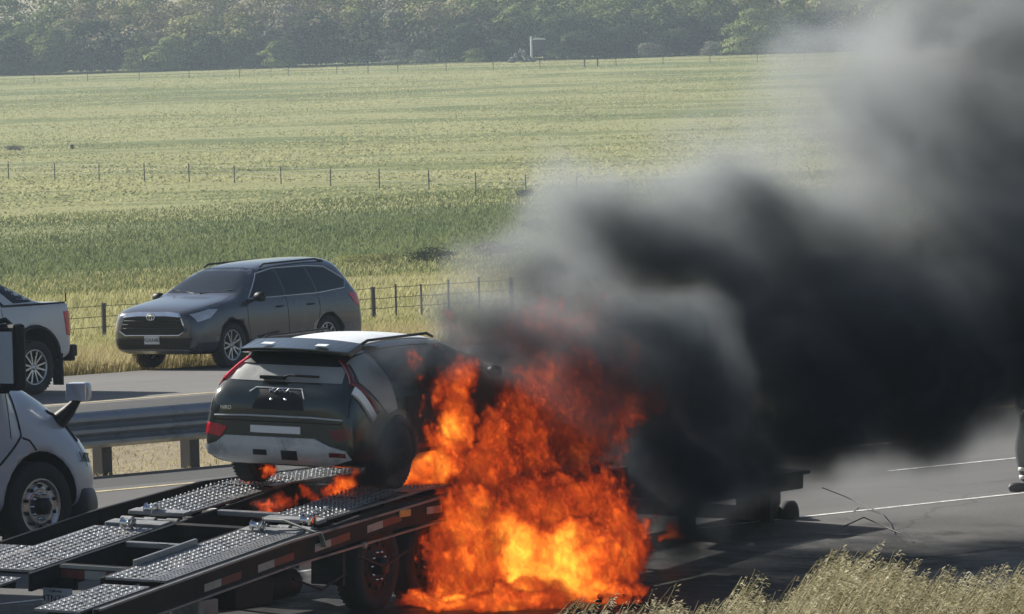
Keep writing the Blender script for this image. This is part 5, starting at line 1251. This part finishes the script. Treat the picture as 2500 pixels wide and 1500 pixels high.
# smoke wrapped round the flames and the side of the car
sp(1340, 1130, 70.3, 150, .60, 130); sp(1120, 1250, 70.3, 120, .6, 110); sp(1000, 1290, 69.5, 100, .6, 100); sp(1270, 860, 70.0, 230, .62, 170); sp(1490, 1010, 70.2, 200, .85, 190); sp(1450, 800, 71.2, 250, .62, 190); sp(1320, 690, 73.4, 260, .66, 180); sp(1200, 890, 69.4, 90, 1.0, 80); sp(1560, 880, 71.0, 200, 1.1, 190)
sp(1090, 850, 69.2, 95, .85, 85); sp(985, 860, 68.4, 85, .8, 90); sp(950, 1090, 67.7, 80, 1.3, 120); sp(925, 1010, 68.0, 50, .4, 80); sp(905, 1150, 67.8, 70, 1.2, 60); sp(1150, 780, 70.4, 140, .42, 90)
sp(1640, 900, 71.8, 230, .9, 220); sp(1600, 1150, 70.8, 150, 1.1, 170); sp(1700, 1160, 71.0, 150, 1.0, 110); sp(1655, 1290, 71.2, 130, .9, 80)
# grey upper folds
sp(1550, 640, 75, 350, .70, 280); sp(1850, 640, 76, 330, .66, 270); sp(2280, 600, 77.5, 420, .66, 300); sp(2700, 380, 79, 480, .6)
sp(1720, 430, 75.5, 240, .52, 200); sp(1430, 570, 74.5, 220, .42); sp(1270, 680, 73.2, 220, .34, 150); sp(2060, 320, 77, 330, .62, 260); sp(2400, 230, 79, 440, .70, 330); sp(2330, -60, 80, 360, .50); sp(2150, 480, 76, 300, .5); sp(2620, 30, 81, 400, .5)
sp(1250, 600, 74, 150, .16, 90); sp(1640, 560, 75, 260, .45, 170); sp(1950, 640, 76.5, 280, .55, 220); sp(1800, 520, 76, 240, .4, 170); sp(1700, 745, 74.5, 230, .75, 150); sp(1560, 780, 73.5, 170, .5, 110); sp(1900, 180, 77.5, 170, .22, 170)
# thin veil over the road on the right, and wisps round the car
sp(2250, 1150, 77, 420, .13, 150); sp(2550, 1110, 78.5, 300, .16, 140); sp(820, 1150, 69.6, 190, .22, 90); sp(720, 1190, 69.0, 110, .18, 60)
pf = puffs_of(SM); o = hull('smoke', pf, .45, .16); o.data.materials.append(M['thin_gas'])
g = GT('smoke_field'); P = g.coord()
Pw = warp(g, P, .5, .75, 4); S = field(g, Pw, pf, 1.35)
a = g.n('ShaderNodeTexNoise', ins={'Vector': g.vmath('ADD', Pw, (3, 1, 2)), 'Scale': .62, 'Detail': 6.0, 'Roughness': .62, 'Distortion': .5}).outputs[0]
b = g.n('ShaderNodeTexNoise', ins={'Vector': g.vmath('ADD', Pw, (9, 4, 7)), 'Scale': 2.1, 'Detail': 5.0, 'Roughness': .62, 'Distortion': .8}).outputs[0]
q = g.math('ADD', g.maprange(a, .36, .62), g.math('MULTIPLY', g.math('SUBTRACT', b, .5), 1.5))
dn = g.math('MULTIPLY', S, g.math('MULTIPLY_ADD', g.math('MAXIMUM', q, 0.0), 1.45, .16))
dn = g.math('MULTIPLY', g.math('POWER', dn, 1.35), 2.6)
n = NT('smoke_cloud'); T = n.n('ShaderNodeAttribute', attribute_name='density').outputs['Fac']
z = n.n('ShaderNodeSeparateXYZ', ins={0: n.coord()}); zz = n.math('ADD', z.outputs[2], n.math('MULTIPLY', z.outputs[0], .05))
old = n.maprange(n.math('ADD', zz, n.math('MULTIPLY', n.noise(.5, 3), 1.2)), 2.5, 4.6, 0, 1, True)
alb = n.ramp(n.maprange(T, 0.0, 1.6), [(0, (.46, .48, .50)), (.22, (.27, .29, .315)), (.8, (.015, .034, .052))])
aged = n.ramp(n.maprange(T, 0.0, 1.6), [(0, (.46, .49, .51)), (.3, (.56, .60, .63)), (1, (.56, .61, .645))])
alb = n.mix(old, alb, aged)
v = n.n('ShaderNodeVolumePrincipled', ins={'Color': alb, 'Density': T, 'Anisotropy': .25}); v.inputs['Density Attribute'].default_value = ''; n.link(v.outputs[0], n.out.inputs[1])
n.m.cycles.volume_step_rate = 3.0
fill(o, g, dn, .075, n.m, pf, .45)
tag(o, 'thick black and grey smoke rolling right from the burning car', kind='stuff')
